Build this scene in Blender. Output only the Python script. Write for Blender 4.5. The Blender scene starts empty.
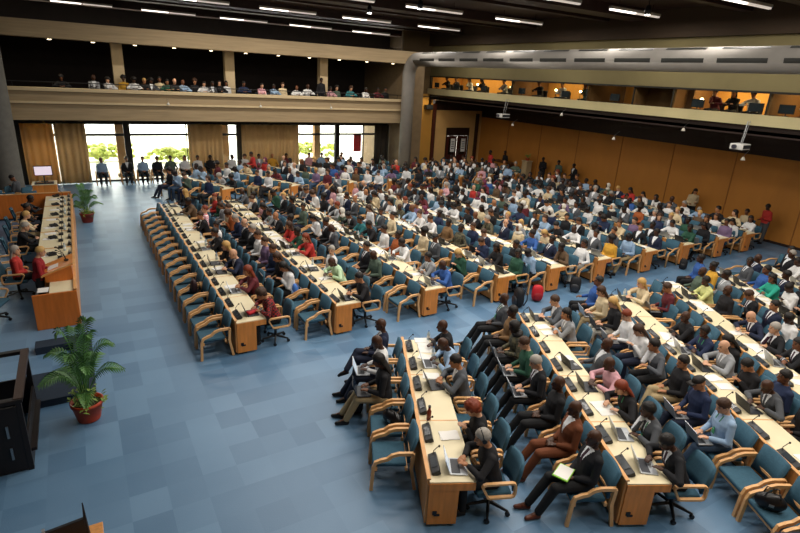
import bpy, math, random
import numpy as np
from mathutils import Vector, Matrix, Euler
RND = random.Random(7)
COL = bpy.context.scene.collection
PI = math.pi

# ------------------------------------------------------------------ materials
def srgb(h):
    h = h.lstrip('#'); o = []
    for i in (0, 2, 4):
        v = int(h[i:i+2], 16)/255
        o.append(v/12.92 if v <= .04045 else ((v+.055)/1.055)**2.4)
    return (*o, 1)
MATS = {}
def mat(name, col, rough=.7, metal=0, noise=0, scale=8, bump=0, spec=.4, emit=0, stretch=None, coat=0):
    if name in MATS: return MATS[name]
    m = bpy.data.materials.new(name); m.use_nodes = True
    nt = m.node_tree; b = nt.nodes['Principled BSDF']
    c = srgb(col) if isinstance(col, str) else (*col, 1)[:4]
    b.inputs['Base Color'].default_value = c; m.diffuse_color = c
    b.inputs['Roughness'].default_value = rough; b.inputs['Metallic'].default_value = metal
    b.inputs['Specular IOR Level'].default_value = spec
    if coat: b.inputs['Coat Weight'].default_value = coat
    if emit:
        b.inputs['Emission Color'].default_value = c; b.inputs['Emission Strength'].default_value = emit
    if noise or bump:
        tc = nt.nodes.new('ShaderNodeTexCoord'); mp = nt.nodes.new('ShaderNodeMapping')
        nt.links.new(tc.outputs['Object'], mp.inputs[0])
        if stretch: mp.inputs['Scale'].default_value = stretch
        n = nt.nodes.new('ShaderNodeTexNoise'); n.inputs['Scale'].default_value = scale; n.inputs['Detail'].default_value = 4
        nt.links.new(mp.outputs[0], n.inputs['Vector'])
        if noise:
            r = nt.nodes.new('ShaderNodeValToRGB')
            r.color_ramp.elements[0].position = .3; r.color_ramp.elements[1].position = .7
            r.color_ramp.elements[0].color = (*[x*(1-noise) for x in c[:3]], 1)
            r.color_ramp.elements[1].color = (*[min(1, x*(1+noise)) for x in c[:3]], 1)
            nt.links.new(n.outputs['Fac'], r.inputs[0]); nt.links.new(r.outputs[0], b.inputs['Base Color'])
        if bump:
            bp = nt.nodes.new('ShaderNodeBump'); bp.inputs['Strength'].default_value = bump; bp.inputs['Distance'].default_value = .02
            nt.links.new(n.outputs['Fac'], bp.inputs['Height']); nt.links.new(bp.outputs[0], b.inputs['Normal'])
    MATS[name] = m
    return m
def pattern_mat(name, kind, c1, c2, scale):
    if name in MATS: return MATS[name]
    m = bpy.data.materials.new(name); m.use_nodes = True
    nt = m.node_tree; b = nt.nodes['Principled BSDF']; b.inputs['Roughness'].default_value = .85
    m.diffuse_color = srgb(c1)
    tc = nt.nodes.new('ShaderNodeTexCoord')
    if kind == 'check':
        t = nt.nodes.new('ShaderNodeTexChecker'); t.inputs['Color1'].default_value = srgb(c1); t.inputs['Color2'].default_value = srgb(c2)
        out = t.outputs['Color']
    elif kind == 'stripe':
        t = nt.nodes.new('ShaderNodeTexWave'); r = nt.nodes.new('ShaderNodeValToRGB'); r.color_ramp.interpolation = 'CONSTANT'
        r.color_ramp.elements[0].color = srgb(c1); r.color_ramp.elements[1].color = srgb(c2); r.color_ramp.elements[1].position = .5
        t.bands_direction = 'Z'
        nt.links.new(t.outputs['Fac'], r.inputs[0]); out = r.outputs[0]
    else:
        t = nt.nodes.new('ShaderNodeTexNoise'); r = nt.nodes.new('ShaderNodeValToRGB'); r.color_ramp.interpolation = 'CONSTANT'
        r.color_ramp.elements[0].color = srgb(c1); r.color_ramp.elements[1].color = srgb(c2); r.color_ramp.elements[1].position = .5
        nt.links.new(t.outputs['Fac'], r.inputs[0]); out = r.outputs[0]
    t.inputs['Scale'].default_value = scale
    nt.links.new(tc.outputs['Object'], t.inputs['Vector']); nt.links.new(out, b.inputs['Base Color'])
    MATS[name] = m
    return m
WOOD = mat('honey_wood', '#cf8f50', .42, noise=.16, scale=3, stretch=(9, 9, .8), spec=.4)
WOODR = mat('rail_wood', '#d39c62', .4, noise=.12, scale=6)
BENT = mat('bent_beech', '#dba870', .4, noise=.08, scale=8)
PODW = mat('podium_veneer', '#c8702c', .4, noise=.12, scale=2.5, stretch=(6, 6, .7))
ORWOOD = mat('orange_veneer', '#d8893f', .4, noise=.14, scale=2.5, stretch=(6, 6, .7))
CREAM = mat('cream_laminate', '#dfd3b0', .45, noise=.03, scale=5)
BLUE = mat('teal_blue_upholstery', '#33586b', .85, noise=.1, scale=30, bump=.1)
BLUED = mat('dark_teal_upholstery', '#27505c', .85, noise=.1, scale=30, bump=.1)
BLACK = mat('black_plastic', '#15161a', .45)
DGREY = mat('dark_grey_plastic', '#2a2d33', .45)
SCREEN = mat('dark_console_screen', '#2c333a', .2)
CHROME = mat('brushed_metal', '#9a9c9e', .3, metal=.9)
SILVER = mat('silver_laptop_shell', '#a9adb2', .35, metal=.4)
PAPER = mat('white_paper', '#e9e7e2', .8)
LITSCR = mat('lit_laptop_screen', '#b9c6d4', .3, emit=.5)

# ------------------------------------------------------------------ mesh helpers
class MB:
    """collects faces of simple shapes for one mesh"""
    def __init__(s): s.v = []; s.f = []; s.m = []; s.mi = 0
    def add(s, vs, fs):
        o = len(s.v); s.v += [tuple(p) for p in vs]; s.f += [tuple(i+o for i in f) for f in fs]; s.m += [s.mi]*len(fs)
    def box(s, x0, x1, y0, y1, z0, z1, bev=0, M=None):
        if bev:
            # chamfered box
            b = min(bev, (x1-x0)/2.01, (y1-y0)/2.01, (z1-z0)/2.01)
            import bmesh
            bm = bmesh.new(); bmesh.ops.create_cube(bm, size=1)
            for v in bm.verts: v.co = Vector(((x0+x1)/2+v.co.x*(x1-x0), (y0+y1)/2+v.co.y*(y1-y0), (z0+z1)/2+v.co.z*(z1-z0)))
            bmesh.ops.bevel(bm, geom=list(bm.edges), offset=b, segments=2, affect='EDGES', profile=.6)
            bm.verts.index_update()
            vs = [v.co.copy() for v in bm.verts]; fs = [[v.index for v in f.verts] for f in bm.faces]; bm.free()
        else:
            vs = [Vector(p) for p in ((x0,y0,z0),(x1,y0,z0),(x1,y1,z0),(x0,y1,z0),(x0,y0,z1),(x1,y0,z1),(x1,y1,z1),(x0,y1,z1))]
            fs = [(0,3,2,1),(4,5,6,7),(0,1,5,4),(1,2,6,5),(2,3,7,6),(3,0,4,7)]
        if M: vs = [M @ v for v in vs]
        s.add(vs, fs); return s
    def tube(s, pts, r, seg=8, rect=None, closed=False, up=(1, 0, 0)):
        """sweep along points; rect=(w,h) gives a rectangular section (w along 'up')"""
        pts = [Vector(p) for p in pts]; n = len(pts); rings = []
        for i, p in enumerate(pts):
            a = pts[(i-1) % n] if (i or closed) else p; b = pts[(i+1) % n] if (i < n-1 or closed) else p
            d = (b-a).normalized(); u = Vector(up); u = (u-d*u.dot(d))
            if u.length < 1e-4: u = Vector((0, 0, 1)); u = u-d*u.dot(d)
            u.normalize(); w = d.cross(u)
            rr = r[i] if isinstance(r, (list, tuple)) else r
            if rect:
                ring = [p+u*(sx*rect[0]/2)+w*(sy*rect[1]/2) for sx, sy in ((-1,-1),(1,-1),(1,1),(-1,1))]
            else:
                ring = [p+u*math.cos(t*2*PI/seg)*rr+w*math.sin(t*2*PI/seg)*rr for t in range(seg)]
            rings.append(ring)
        k = len(rings[0]); vs = [q for R_ in rings for q in R_]; fs = []
        for i in range(n if closed else n-1):
            j = (i+1) % n
            for t in range(k): fs.append((i*k+t, i*k+(t+1) % k, j*k+(t+1) % k, j*k+t))
        if not closed: fs += [tuple(range(k))[::-1], tuple((n-1)*k+t for t in range(k))]
        s.add(vs, fs); return s
    def lathe(s, prof, seg=20, c=(0, 0, 0), M=None):
        vs = []; fs = []
        for r, z in prof:
            for t in range(seg):
                v = Vector((c[0]+r*math.cos(t*2*PI/seg), c[1]+r*math.sin(t*2*PI/seg), c[2]+z)); vs.append(M @ v if M else v)
        for i in range(len(prof)-1):
            for t in range(seg): fs.append((i*seg+t, i*seg+(t+1) % seg, (i+1)*seg+(t+1) % seg, (i+1)*seg+t))
        fs += [tuple(range(seg))[::-1], tuple((len(prof)-1)*seg+t for t in range(seg))]
        s.add(vs, fs); return s
    def ell(s, c, r, seg=12, rings=8, M=None, fn=None):
        vs = []; fs = []
        for i in range(rings+1):
            a = PI*i/rings
            for t in range(seg):
                b = 2*PI*t/seg
                v = Vector((math.sin(a)*math.cos(b), math.sin(a)*math.sin(b), math.cos(a)))
                if fn: v = fn(v)
                v = Vector((c[0]+v.x*r[0], c[1]+v.y*r[1], c[2]+v.z*r[2])); vs.append(M @ v if M else v)
        for i in range(rings):
            for t in range(seg): fs.append((i*seg+t, (i+1)*seg+t, (i+1)*seg+(t+1) % seg, i*seg+(t+1) % seg))
        s.add(vs, fs); return s
    def mesh(s, name, mats, smooth=False):
        me = bpy.data.meshes.new(name); me.from_pydata(s.v, [], s.f); me.update()
        for m in (mats if isinstance(mats, (list, tuple)) else [mats]): me.materials.append(m)
        me.polygons.foreach_set('material_index', s.m)
        if smooth: me.polygons.foreach_set('use_smooth', [True]*len(s.f))
        return me
def link(name, data, parent=None):
    o = bpy.data.objects.new(name, data); COL.objects.link(o)
    if parent: o.parent = parent
    return o
def part(name, mb, m, parent, smooth=False, label=None):
    o = link(name, mb.mesh(name, m, smooth), parent)
    if label: o['label'] = label
    return o
def tag(o, label, cat, group=None):
    o['label'] = label; o['category'] = cat
    if group: o['group'] = group
    return o
def thing(name, label, cat, loc=(0,0,0), rz=0, group=None):
    o = link(name, None); o.location = loc; o.rotation_euler = (0, 0, rz); o.empty_display_size = .1
    return tag(o, label, cat, group)
def struct(name, mb, m, smooth=False, parent=None):
    o = link(name, mb.mesh(name, m, smooth), parent)
    if not parent: o['kind'] = 'structure'
    return o
def copy_tree(o, parent=None):
    c = o.copy(); COL.objects.link(c)
    if parent: c.parent = parent
    for ch in o.children: copy_tree(ch, c)
    return c
ORD = ['first','second','third','fourth','fifth','sixth','seventh','eighth','ninth','tenth','eleventh','twelfth','thirteenth','fourteenth','fifteenth','sixteenth','seventeenth','eighteenth','nineteenth','twentieth']
class Proto:
    """first use moves the prototype itself, later uses copy it and its parts"""
    def __init__(s, fn): s.fn = fn; s.o = None
    def put(s, loc, rz, label, cat, group=None, sc=None):
        if s.o is None: s.o = s.fn(); o = s.o
        else: o = copy_tree(s.o)
        o.location = loc; o.rotation_euler = (0, 0, rz)
        if sc: o.scale = (sc, sc, sc)
        if 'group' in o: del o['group']
        return tag(o, label, cat, group)

# ------------------------------------------------------------------ camera
F = 534.331
def orth():
    c = (400, 266.5); v1 = Vector((66-c[0], 59-c[1], F)).normalized(); v2 = Vector((1339-c[0], 131-c[1], F)).normalized()
    z = v2.cross(v1)
    if z.y > 0: z = -z
    z.normalize(); x = v2; y = z.cross(x); y.normalize()
    return Matrix((x, y, z))
RW = orth(); CAMP = Vector((0, 0, 5.8))
def pix(p):
    v = RW.transposed() @ (Vector(p)-CAMP)
    if v.z < .1: return (-999, -999)
    return (400+F*v.x/v.z, 266.5+F*v.y/v.z)
cam = bpy.data.cameras.new('camera'); co = bpy.data.objects.new('camera', cam); COL.objects.link(co)
cam.sensor_width = 36; cam.lens = F/800*36; cam.clip_end = 300; cam.clip_start = .05
r_, d_, f_ = RW @ Vector((1,0,0)), RW @ Vector((0,1,0)), RW @ Vector((0,0,1))
co.matrix_world = Matrix(((r_.x, -d_.x, -f_.x, 0), (r_.y, -d_.y, -f_.y, 0), (r_.z, -d_.z, -f_.z, 5.8), (0,0,0,1)))
bpy.context.scene.camera = co

# ------------------------------------------------------------------ people
def cap(mb, p, q, r1, r2, seg=10):
    p, q = Vector(p), Vector(q); d = (q-p)
    if d.length < 1e-5: d = Vector((0, 0, 1e-3))
    dn = d.normalized(); u = dn.orthogonal().normalized(); w = dn.cross(u)
    rings = []
    for a in (-80, -50, -20): t = math.radians(a); rings.append((p+dn*(math.sin(t)*r1), r1*math.cos(t)))
    for a in (20, 50, 80): t = math.radians(a); rings.append((q+dn*(math.sin(t)*r2), r2*math.cos(t)))
    vs = []; fs = []
    for c, r in rings:
        for k in range(seg): t = 2*PI*k/seg; vs.append(c+u*math.cos(t)*r+w*math.sin(t)*r)
    for i in range(len(rings)-1):
        for k in range(seg): fs.append((i*seg+k, i*seg+(k+1) % seg, (i+1)*seg+(k+1) % seg, (i+1)*seg+k))
    fs += [tuple(range(seg))[::-1], tuple(range((len(rings)-1)*seg, len(rings)*seg))]
    mb.add(vs, fs)
def chain(mb, pts, rs, seg=10):
    for i in range(len(pts)-1): cap(mb, pts[i], pts[i+1], rs[i], rs[i+1], seg)
def loft(mb, rings, T, seg=18):
    vs = []; fs = []
    for (x, y, z, rx, ry) in rings:
        for k in range(seg):
            t = 2*PI*k/seg; cx, cy = math.cos(t), math.sin(t)
            s = 1/((abs(cx)**2.6+abs(cy)**2.6)**(1/2.6))
            vs.append(T(Vector((x+cx*s*rx, y+cy*s*ry, z))))
    n = len(rings)
    for i in range(n-1):
        for k in range(seg): fs.append((i*seg+k, i*seg+(k+1) % seg, (i+1)*seg+(k+1) % seg, (i+1)*seg+k))
    fs += [tuple(range(seg))[::-1], tuple(range((n-1)*seg, n*seg))]
    mb.add(vs, fs)
def ik(a, t, l1, l2, pole):
    a, t = Vector(a), Vector(t); d = t-a; L = min(d.length, (l1+l2)*.985); dn = d.normalized(); t = a+dn*L
    x = (l1*l1-l2*l2+L*L)/(2*L); h = math.sqrt(max(0, l1*l1-x*x))
    pl = Vector(pole); pl = pl-dn*pl.dot(dn); pl.normalize()
    return a+dn*x+pl*h, t
def remesh(mb, vox, smooth=3):
    me = bpy.data.meshes.new('t'); me.from_pydata(mb.v, [], mb.f); me.update()
    ob = bpy.data.objects.new('t', me); COL.objects.link(ob)
    m = ob.modifiers.new('r', 'REMESH'); m.mode = 'VOXEL'; m.voxel_size = vox; m.use_smooth_shade = True
    if smooth: s = ob.modifiers.new('s', 'SMOOTH'); s.factor = .5; s.iterations = smooth
    dg = bpy.context.evaluated_depsgraph_get(); dg.update()
    out = bpy.data.meshes.new_from_object(ob.evaluated_get(dg))
    bpy.data.objects.remove(ob); bpy.data.meshes.remove(me)
    return out
POSES = {   # lean, (hand L), (hand R), head pitch, head yaw, legs, elbow pole
 'type':  (12, (-.10, .43, .80), (.10, .43, .80), 16, 0, 'sit'),
 'write': (20, (-.17, .38, .79), (.12, .44, .79), 32, 6, 'sit'),
 'fold':  (14, (.06, .38, .79), (-.06, .42, .80), 6, 14, 'sit'),
 'chin':  (14, (-.12, .37, .79), (.05, .27, 1.06), 10, -10, 'sit'),
 'lookl': (-4, (-.06, .26, .64), (.07, .24, .62), 2, 45, 'sit'),
 'lookr': (2, (-.13, .38, .79), (.10, .40, .79), 0, -42, 'sit'),
 'back':  (-12, (-.27, .22, .68), (.27, .22, .68), -4, 5, 'sit'),
 'phone': (9, (-.04, .30, .86), (.04, .30, .86), 34, 0, 'sit'),
 'lap':   (-3, (-.06, .22, .63), (.06, .24, .64), 3, -6, 'sit'),
 'cross': (-4, (-.10, .28, .66), (.08, .26, .68), 8, 8, 'cross'),
 'knee':  (4, (-.10, .32, .68), (.10, .32, .68), 24, 0, 'ext'),
 'ext':   (-8, (-.08, .24, .64), (.08, .22, .64), 2, 0, 'ext'),
 'stand': (0, (-.26, .02, .80), (.26, .04, .80), 4, 0, 'stand'),
 'speak': (6, (-.18, .36, 1.06), (.18, .36, 1.06), 14, 0, 'stand'),
 'hold':  (2, (-.10, .26, 1.08), (.12, .24, 1.02), 18, 10, 'stand'),
}
SKIN_S = mat('skin_default', '#a8714f', .6)
EYE = mat('eye_dark', '#1a1210', .3); LIP = mat('lips', '#8a4638', .5)
def build_pose(name, vb=.0085, vc=.0095):
    lean, hl, hr, pitch, yaw, legs = POSES[name]
    st = legs == 'stand'; up = .37 if st else 0
    hip = Vector((0, 0, .55+up)); a = math.radians(lean); ca, sa = math.cos(a), math.sin(a)
    def T(p):
        y, z = p.y, p.z+up-hip.z
        return Vector((p.x, y*ca+z*sa, hip.z+z*ca-y*sa))
    body, top, tro, sho = MB(), MB(), MB(), MB()
    R0 = [(0, 0, .47, .13, .10), (0, 0, .52, .165, .118), (0, 0, .60, .163, .112), (0, .005, .72, .138, .098), (0, .015, .84, .155, .112), (0, .01, .93, .165, .108), (0, 0, .985, .145, .09), (0, 0, 1.03, .10, .07), (0, 0, 1.075, .055, .05)]
    loft(body, R0, T)
    g = .02
    loft(top, [(x, y, z, rx+g, ry+g) for (x, y, z, rx, ry) in R0[1:8]]+[(0, .0, 1.072, .066, .058)], T)
    neck = T(Vector((0, .0, 1.05))); hp = T(Vector((0, .02, 1.13)))
    H = Matrix.Translation(hp) @ Matrix.Rotation(math.radians(yaw), 4, 'Z') @ Matrix.Rotation(-math.radians(pitch), 4, 'X') @ Matrix.Translation((0, .03, .088)) @ Matrix.Scale(1.06, 4)
    cap(body, neck, hp, .056, .052)
    body.ell((0, -.008, .018), (.077, .094, .105), 18, 12, M=H)
    body.ell((0, .028, -.045), (.056, .058, .072), 14, 10, M=H)
    def hc(p, q, r1, r2): cap(body, H @ Vector(p), H @ Vector(q), r1, r2, 8)
    hc((0, .086, .02), (0, .107, -.02), .008, .013); hc((-.012, .09, -.022), (.012, .09, -.022), .009, .009)
    hc((-.035, .075, .034), (.035, .075, .034), .012, .012); hc((0, .076, -.082), (0, .07, -.085), .02, .02); hc((-.016, .086, -.052), (.016, .086, -.052), .008, .008)
    for s in (-1, 1): hc((s*.078, -.008, .012), (s*.074, -.006, -.022), .014, .01)
    for s, hand in ((-1, hl), (1, hr)):
        sh = T(Vector((s*.168, 0, .975))); hand = Vector(hand)
        pole = (s*.5, -.35, -.75) if not st else (s*.4, -.8, -.2)
        if not st and hand.y > .36 and hand.z > .75: pole = (s*.9, -.25, -.15); hand.z += .022
        wr = hand-Vector((0, .05, -.0)) if not (st and name == 'stand') else hand
        el, wr = ik(sh, wr, .285, .25, pole)
        chain(body, [sh, el, wr], [.052, .042, .027])
        cap(top, sh-Vector((s*.03, 0, 0)), sh, .066, .065)
        chain(top, [sh, sh.lerp(el, .5), el, el.lerp(wr, .9)], [.065, .06, .054, .043])
        d = (wr-el).normalized()
        # hand: palm, four fingers of different lengths in two bends, thumb from the side of the palm
        d2 = (d+Vector((0, .5 if not (name == 'stand') else 0, .15 if d.z < 0 and name != 'stand' else 0))).normalized()
        nrm = Vector((0, 0, -1)) if name != 'stand' else Vector((-s, 0, 0)); nrm = (nrm-d2*nrm.dot(d2)).normalized(); sd = d2.cross(nrm)*s
        if sd.dot(Vector((-s, 0, 0))) < 0: sd = -sd
        pm = wr+d2*.045
        cap(body, wr, wr+d2*.02, .026, .028); cap(body, pm-sd*.02, pm+sd*.02, .022, .022, 8); cap(body, pm+d2*.03-sd*.024, pm+d2*.03+sd*.024, .018, .018, 8)
        for k, (off, ln) in enumerate(((.028, .068), (.0095, .078), (-.0095, .072), (-.028, .056))):
            b0 = pm+d2*.035+sd*off; b1 = b0+d2*ln*.5+nrm*.006+sd*off*.1; b2 = b1+d2*ln*.35+nrm*ln*.35
            chain(body, [b0, b1, b2], [.0095, .0092, .008], 6)
        t0 = wr+d2*.03+sd*.024; t1 = t0+sd*.026+d2*.022+nrm*.004; chain(body, [t0, t1, t1+d2*.03+nrm*.006], [.014, .011, .009], 6)
    # legs
    for s in (-1, 1):
        hj = Vector((s*.095, 0, hip.z-.01 if not st else hip.z+.0))
        if legs == 'sit': kn, an = Vector((s*.12, .43, .53)), Vector((s*.11, .46 if s > 0 else .40, .095))
        elif legs == 'ext': kn, an = Vector((s*.11, .45, .52)), Vector((s*.09, .72 if s > 0 else .64, .09))
        elif legs == 'cross':
            if s > 0: kn, an = Vector((.02, .45, .63)), Vector((-.16, .66, .33))
            else: kn, an = Vector((-.09, .44, .52)), Vector((-.06, .50, .09))
        else: kn, an = Vector((s*.10, .015, .50)), Vector((s*.10, -.02 if s > 0 else .03, .09))
        sh0 = Vector((0, 0, .02))
        chain(body, [hj, hj.lerp(kn, .45), kn], [.09, .078, .056]); chain(body, [kn, kn.lerp(an, .35), an], [.055, .053, .034])
        chain(tro, [hj, hj.lerp(kn, .45), kn, kn+(an-kn)*.02], [.108, .096, .076, .074]); chain(tro, [kn, kn.lerp(an, .4), kn.lerp(an, .93)], [.074, .07, .062])
        fd = Vector((s*.12, 1, -.12 if legs != 'cross' or s < 0 else -.5)).normalized()
        if legs == 'cross' and s > 0: fd = Vector((-.1, .8, -.55)).normalized()
        toe = an+fd*.155+Vector((0, 0, -.052 if not (legs == 'cross' and s > 0) else -.01)); heel = an+Vector((0, -.02, -.045))
        if legs != 'cross' or s < 0: toe.z = .036; heel.z = .042
        cap(body, an, an+Vector((0, 0, -.02)), .034, .034); cap(body, heel, toe, .03, .024); cap(body, an+fd*.03, toe, .03, .022)
        cap(sho, heel, toe, .042, .035); cap(sho, heel, an+fd*.055+Vector((0, 0, -.02)), .04, .04); cap(sho, toe-fd*.05, toe+fd*.01, .043, .032)
    loft(tro, [(0, 0, .47, .14, .11), (0, 0, .52, .178, .13), (0, 0, .60, .172, .122), (0, 0, .66, .16, .11)], T)
    Hi = H.inverted()
    bm = remesh(body, vb, 2); co = np.empty(len(bm.polygons)*3); bm.polygons.foreach_get('center', co); co = co.reshape(-1, 3)
    hm = np.array(Hi); loc = co @ hm[:3, :3].T+hm[:3, 3]
    mi = np.zeros(len(co), int)
    eye = (np.abs(np.abs(loc[:, 0])-.031) < .014) & (np.abs(loc[:, 2]-.012) < .0065) & (loc[:, 1] > .055)
    brow = (np.abs(np.abs(loc[:, 0])-.031) < .019) & (np.abs(loc[:, 2]-.039) < .005) & (loc[:, 1] > .06)
    lip = (np.abs(loc[:, 0]) < .022) & (np.abs(loc[:, 2]+.053) < .0075) & (loc[:, 1] > .065)
    mi[eye | brow] = 1; mi[lip] = 2
    for m in (SKIN_S, EYE, LIP): bm.materials.append(m)
    bm.polygons.foreach_set('material_index', mi)
    tm = remesh(top, vc, 3); co = np.empty(len(tm.polygons)*3); tm.polygons.foreach_get('center', co); co = co.reshape(-1, 3)
    y = co[:, 1]; z = co[:, 2]-hip.z; ty = y*ca-z*sa; tz = z*ca+y*sa+hip.z-up     # back to the upright torso frame
    vee = (ty > .04) & (np.abs(co[:, 0]) < np.clip((tz-.78)*.27, 0, .075)) & (tz > .78)
    tie = vee & (np.abs(co[:, 0]) < .021) & (tz < 1.045)
    mi = np.zeros(len(co), int); mi[vee] = 1; mi[tie] = 2
    for m in (SKIN_S, SKIN_S, SKIN_S): tm.materials.append(m)
    tm.polygons.foreach_set('material_index', mi)
    rm = remesh(tro, vc*1.15, 3); rm.materials.append(SKIN_S)
    sm = remesh(sho, .011, 2); sm.materials.append(SKIN_S)
    return dict(body=bm, top=tm, trousers=rm, shoes=sm, H=H, src=(body, top, tro, sho), lean=(hip, ca, sa, up))
def hair_mesh(kind):
    r = random.Random(5)
    import mathutils
    def fn(curl, fr=.0, low=-.15):
        def g(v):
            n = v.copy(); k = 1.0
            if curl: k += curl*mathutils.noise.noise(v*5)
            f = v.y                               # forward
            line = .34-.25*abs(v.x) if f > .48 else (-.2 if f > -.1 else low-.25)
            if kind == 'long' and f < .3: line = -1 if abs(v.x) > .3 or f < 0 else .2
            if v.z < line+.08: k *= 1-.2*min(1, (line+.08-v.z)/.22)-(.2*min(1, max(0, (line-.35-v.z)/.2)))
            return n*k
        return g
    mb = MB(); C = (0, -.012, .03)
    if kind == 'short': mb.ell(C, (.087, .104, .107), 26, 20, fn=fn(.06))
    elif kind == 'grey': mb.ell(C, (.087, .104, .106), 26, 20, fn=fn(.08))
    elif kind == 'fringe':
        mb.ell((0, -.025, .0), (.085, .09, .05), 20, 8, fn=lambda v: v*(1 if v.y < .2 else .7))
    elif kind == 'afro': mb.ell((0, -.02, .045), (.125, .13, .13), 24, 16, fn=fn(.12))
    elif kind == 'curly': mb.ell((0, -.018, .03), (.108, .118, .12), 26, 18, fn=fn(.22)); mb.ell((0, -.05, -.03), (.10, .07, .09), 18, 12, fn=fn(.2))
    elif kind == 'long':
        mb.ell(C, (.091, .107, .112), 20, 14, fn=fn(.04))
        n = 9; vs = []; fs = []; lv = ((.05, .0, .088, .07), (-.06, -.03, .095, .065), (-.15, -.05, .10, .055), (-.24, -.065, .09, .04), (-.30, -.07, .07, .02))
        for z, yc, rx, ry in lv:
            for k in range(n):
                t = PI+PI*k/(n-1); vs.append((rx*math.cos(t), yc+ry*math.sin(t)-.02, z))
            for k in range(n):
                t = 2*PI-PI*k/(n-1); vs.append((rx*.8*math.cos(t), yc+ry*.3*math.sin(t)-.01, z))
        m = 2*n
        for i in range(len(lv)-1):
            for k in range(m): fs.append((i*m+k, i*m+(k+1) % m, (i+1)*m+(k+1) % m, (i+1)*m+k))
        fs += [tuple(range(m)), tuple(range((len(lv)-1)*m, len(lv)*m))[::-1]]
        mb.add(vs, fs)
    elif kind == 'bun': mb.ell(C, (.087, .103, .108), 20, 14, fn=fn(.02)); mb.ell((0, -.11, .07), (.045, .045, .045), 12, 8)
    elif kind == 'scarf':
        mb.ell((0, -.014, .02), (.096, .112, .118), 20, 14, fn=lambda v: v*(.72 if (v.y > .55 and abs(v.x) < .75 and -.9 < v.z < .55) else 1))
        mb.ell((0, -.02, -.15), (.13, .105, .075), 18, 10)
    elif kind == 'cap':
        mb.ell((0, -.008, .035), (.088, .105, .098), 20, 14, fn=lambda v: v*(1 if v.z > .1 else .8)); mb.box(-.06, .06, .07, .16, .045, .06)
    return mb
HAIRM = {'k': mat('black_hair', '#15100e', .55, bump=.3, scale=40), 'b': mat('brown_hair', '#3d2617', .55, bump=.3, scale=40), 'l': mat('blond_hair', '#c19a5c', .55, bump=.3, scale=40),
         'r': mat('red_brown_hair', '#7a3218', .55, bump=.3, scale=40), 'g': mat('grey_hair', '#9a948c', .55, bump=.3, scale=40), 'w': mat('white_scarf', '#d8d3c8', .8), 'p': mat('plum_scarf', '#6b2f4a', .8)}
SKINS = [mat('skin_light', '#c99a7c', .55), mat('skin_tan', '#a97450', .55), mat('skin_brown', '#6e452d', .5), mat('skin_dark', '#422718', .45)]
TOPC = dict(R='#8a1a20', w='#dcdcdc', k='#17171b', g='#8f9296', d='#4a4d52', b='#31599c', n='#1e2a48', r='#b0302a', m='#5e2028', t='#2c7076', G='#27503e', y='#cf9c36', Y='#cdd08a', o='#a0552a',
            p='#c898a0', v='#75607f', c='#cdbb98', l='#93aecb', e='#5a4632', L='#b9d7b0', T='#7a5c3c', F='#17161a', q='#4f5f52', M='#2aa089')
TOPN = dict(R='dark red jacket', w='white shirt', k='black top', g='grey jacket', d='charcoal jacket', b='bright blue jacket', n='navy jacket', r='red jacket', m='maroon top', t='teal top', G='green top', y='yellow top', Y='pale yellow top',
            o='rust orange top', p='pink top', v='purple top', c='beige jacket', l='light blue shirt', e='brown jacket', L='pale green shirt', T='tan jacket', F='black suit', q='grey-green jacket', M='mint green top',
            s='black suit', u='navy suit', S='grey suit', B='brown suit', P='red plaid shirt', Z='pink striped shirt', C='camouflage jacket')
HN = {'short': 'short', 'grey': 'short', 'fringe': 'balding head', 'afro': 'afro', 'curly': 'curly', 'long': 'long', 'bun': 'bun', 'scarf': 'scarf', 'cap': 'cap', 'none': 'bald head'}
SHIRT = mat('white_collar_shirt', '#dfe2e6', .8); TIEM = mat('dark_tie', '#3a2030', .7); LANY = mat('green_lanyard', '#3f8d62', .8)
def topmats(c):
    if c in 'suSB':
        m = mat('suit_'+c, {'s': '#15161b', 'u': '#18213a', 'S': '#50545a', 'B': '#6b3a20'}[c], .85, noise=.06, scale=20)
        return m, SHIRT, TIEM if c in 'su' else SHIRT
    if c == 'P': m = pattern_mat('red_plaid', 'check', '#8f1c1e', '#1a1214', 22)
    elif c == 'Z': m = pattern_mat('pink_stripes', 'stripe', '#d9738a', '#e9dcdc', 6)
    elif c == 'C': m = pattern_mat('camo', 'noise', '#5b5640', '#3b3a30', 18)
    else: m = mat('cloth_'+c, TOPC[c], .85, noise=.07, scale=18)
    if c in 'gdnek': return m, SHIRT if c in 'gd' else m, m
    return m, m, m
TROU = {'k': mat('black_trousers', '#141518', .85), 'n': mat('navy_trousers', '#1b2236', .85), 'j': mat('blue_jeans', '#33475f', .85, noise=.15, scale=20), 'c': mat('beige_trousers', '#a3906c', .85),
        'w': mat('white_trousers', '#d0ccc0', .85), 'g': mat('grey_trousers', '#4a4a4c', .85), 'o': mat('brown_trousers', '#6b3a20', .85), 'G': mat('green_skirt', '#1f5d42', .85), 'v': mat('purple_trousers', '#6d4687', .85)}
SHOE = mat('black_shoe_leather', '#120f0e', .4); SHOEB = mat('brown_shoe_leather', '#5c2c18', .4)
POSE = {}; HAIR = {}; LITE = {}
def pose(n):
    if n not in POSE: POSE[n] = build_pose(n)
    return POSE[n]
def hair(k):
    if k not in HAIR: HAIR[k] = hair_mesh(k).mesh('hair', SKIN_S, True)
    return HAIR[k]
RMC = {}
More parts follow.
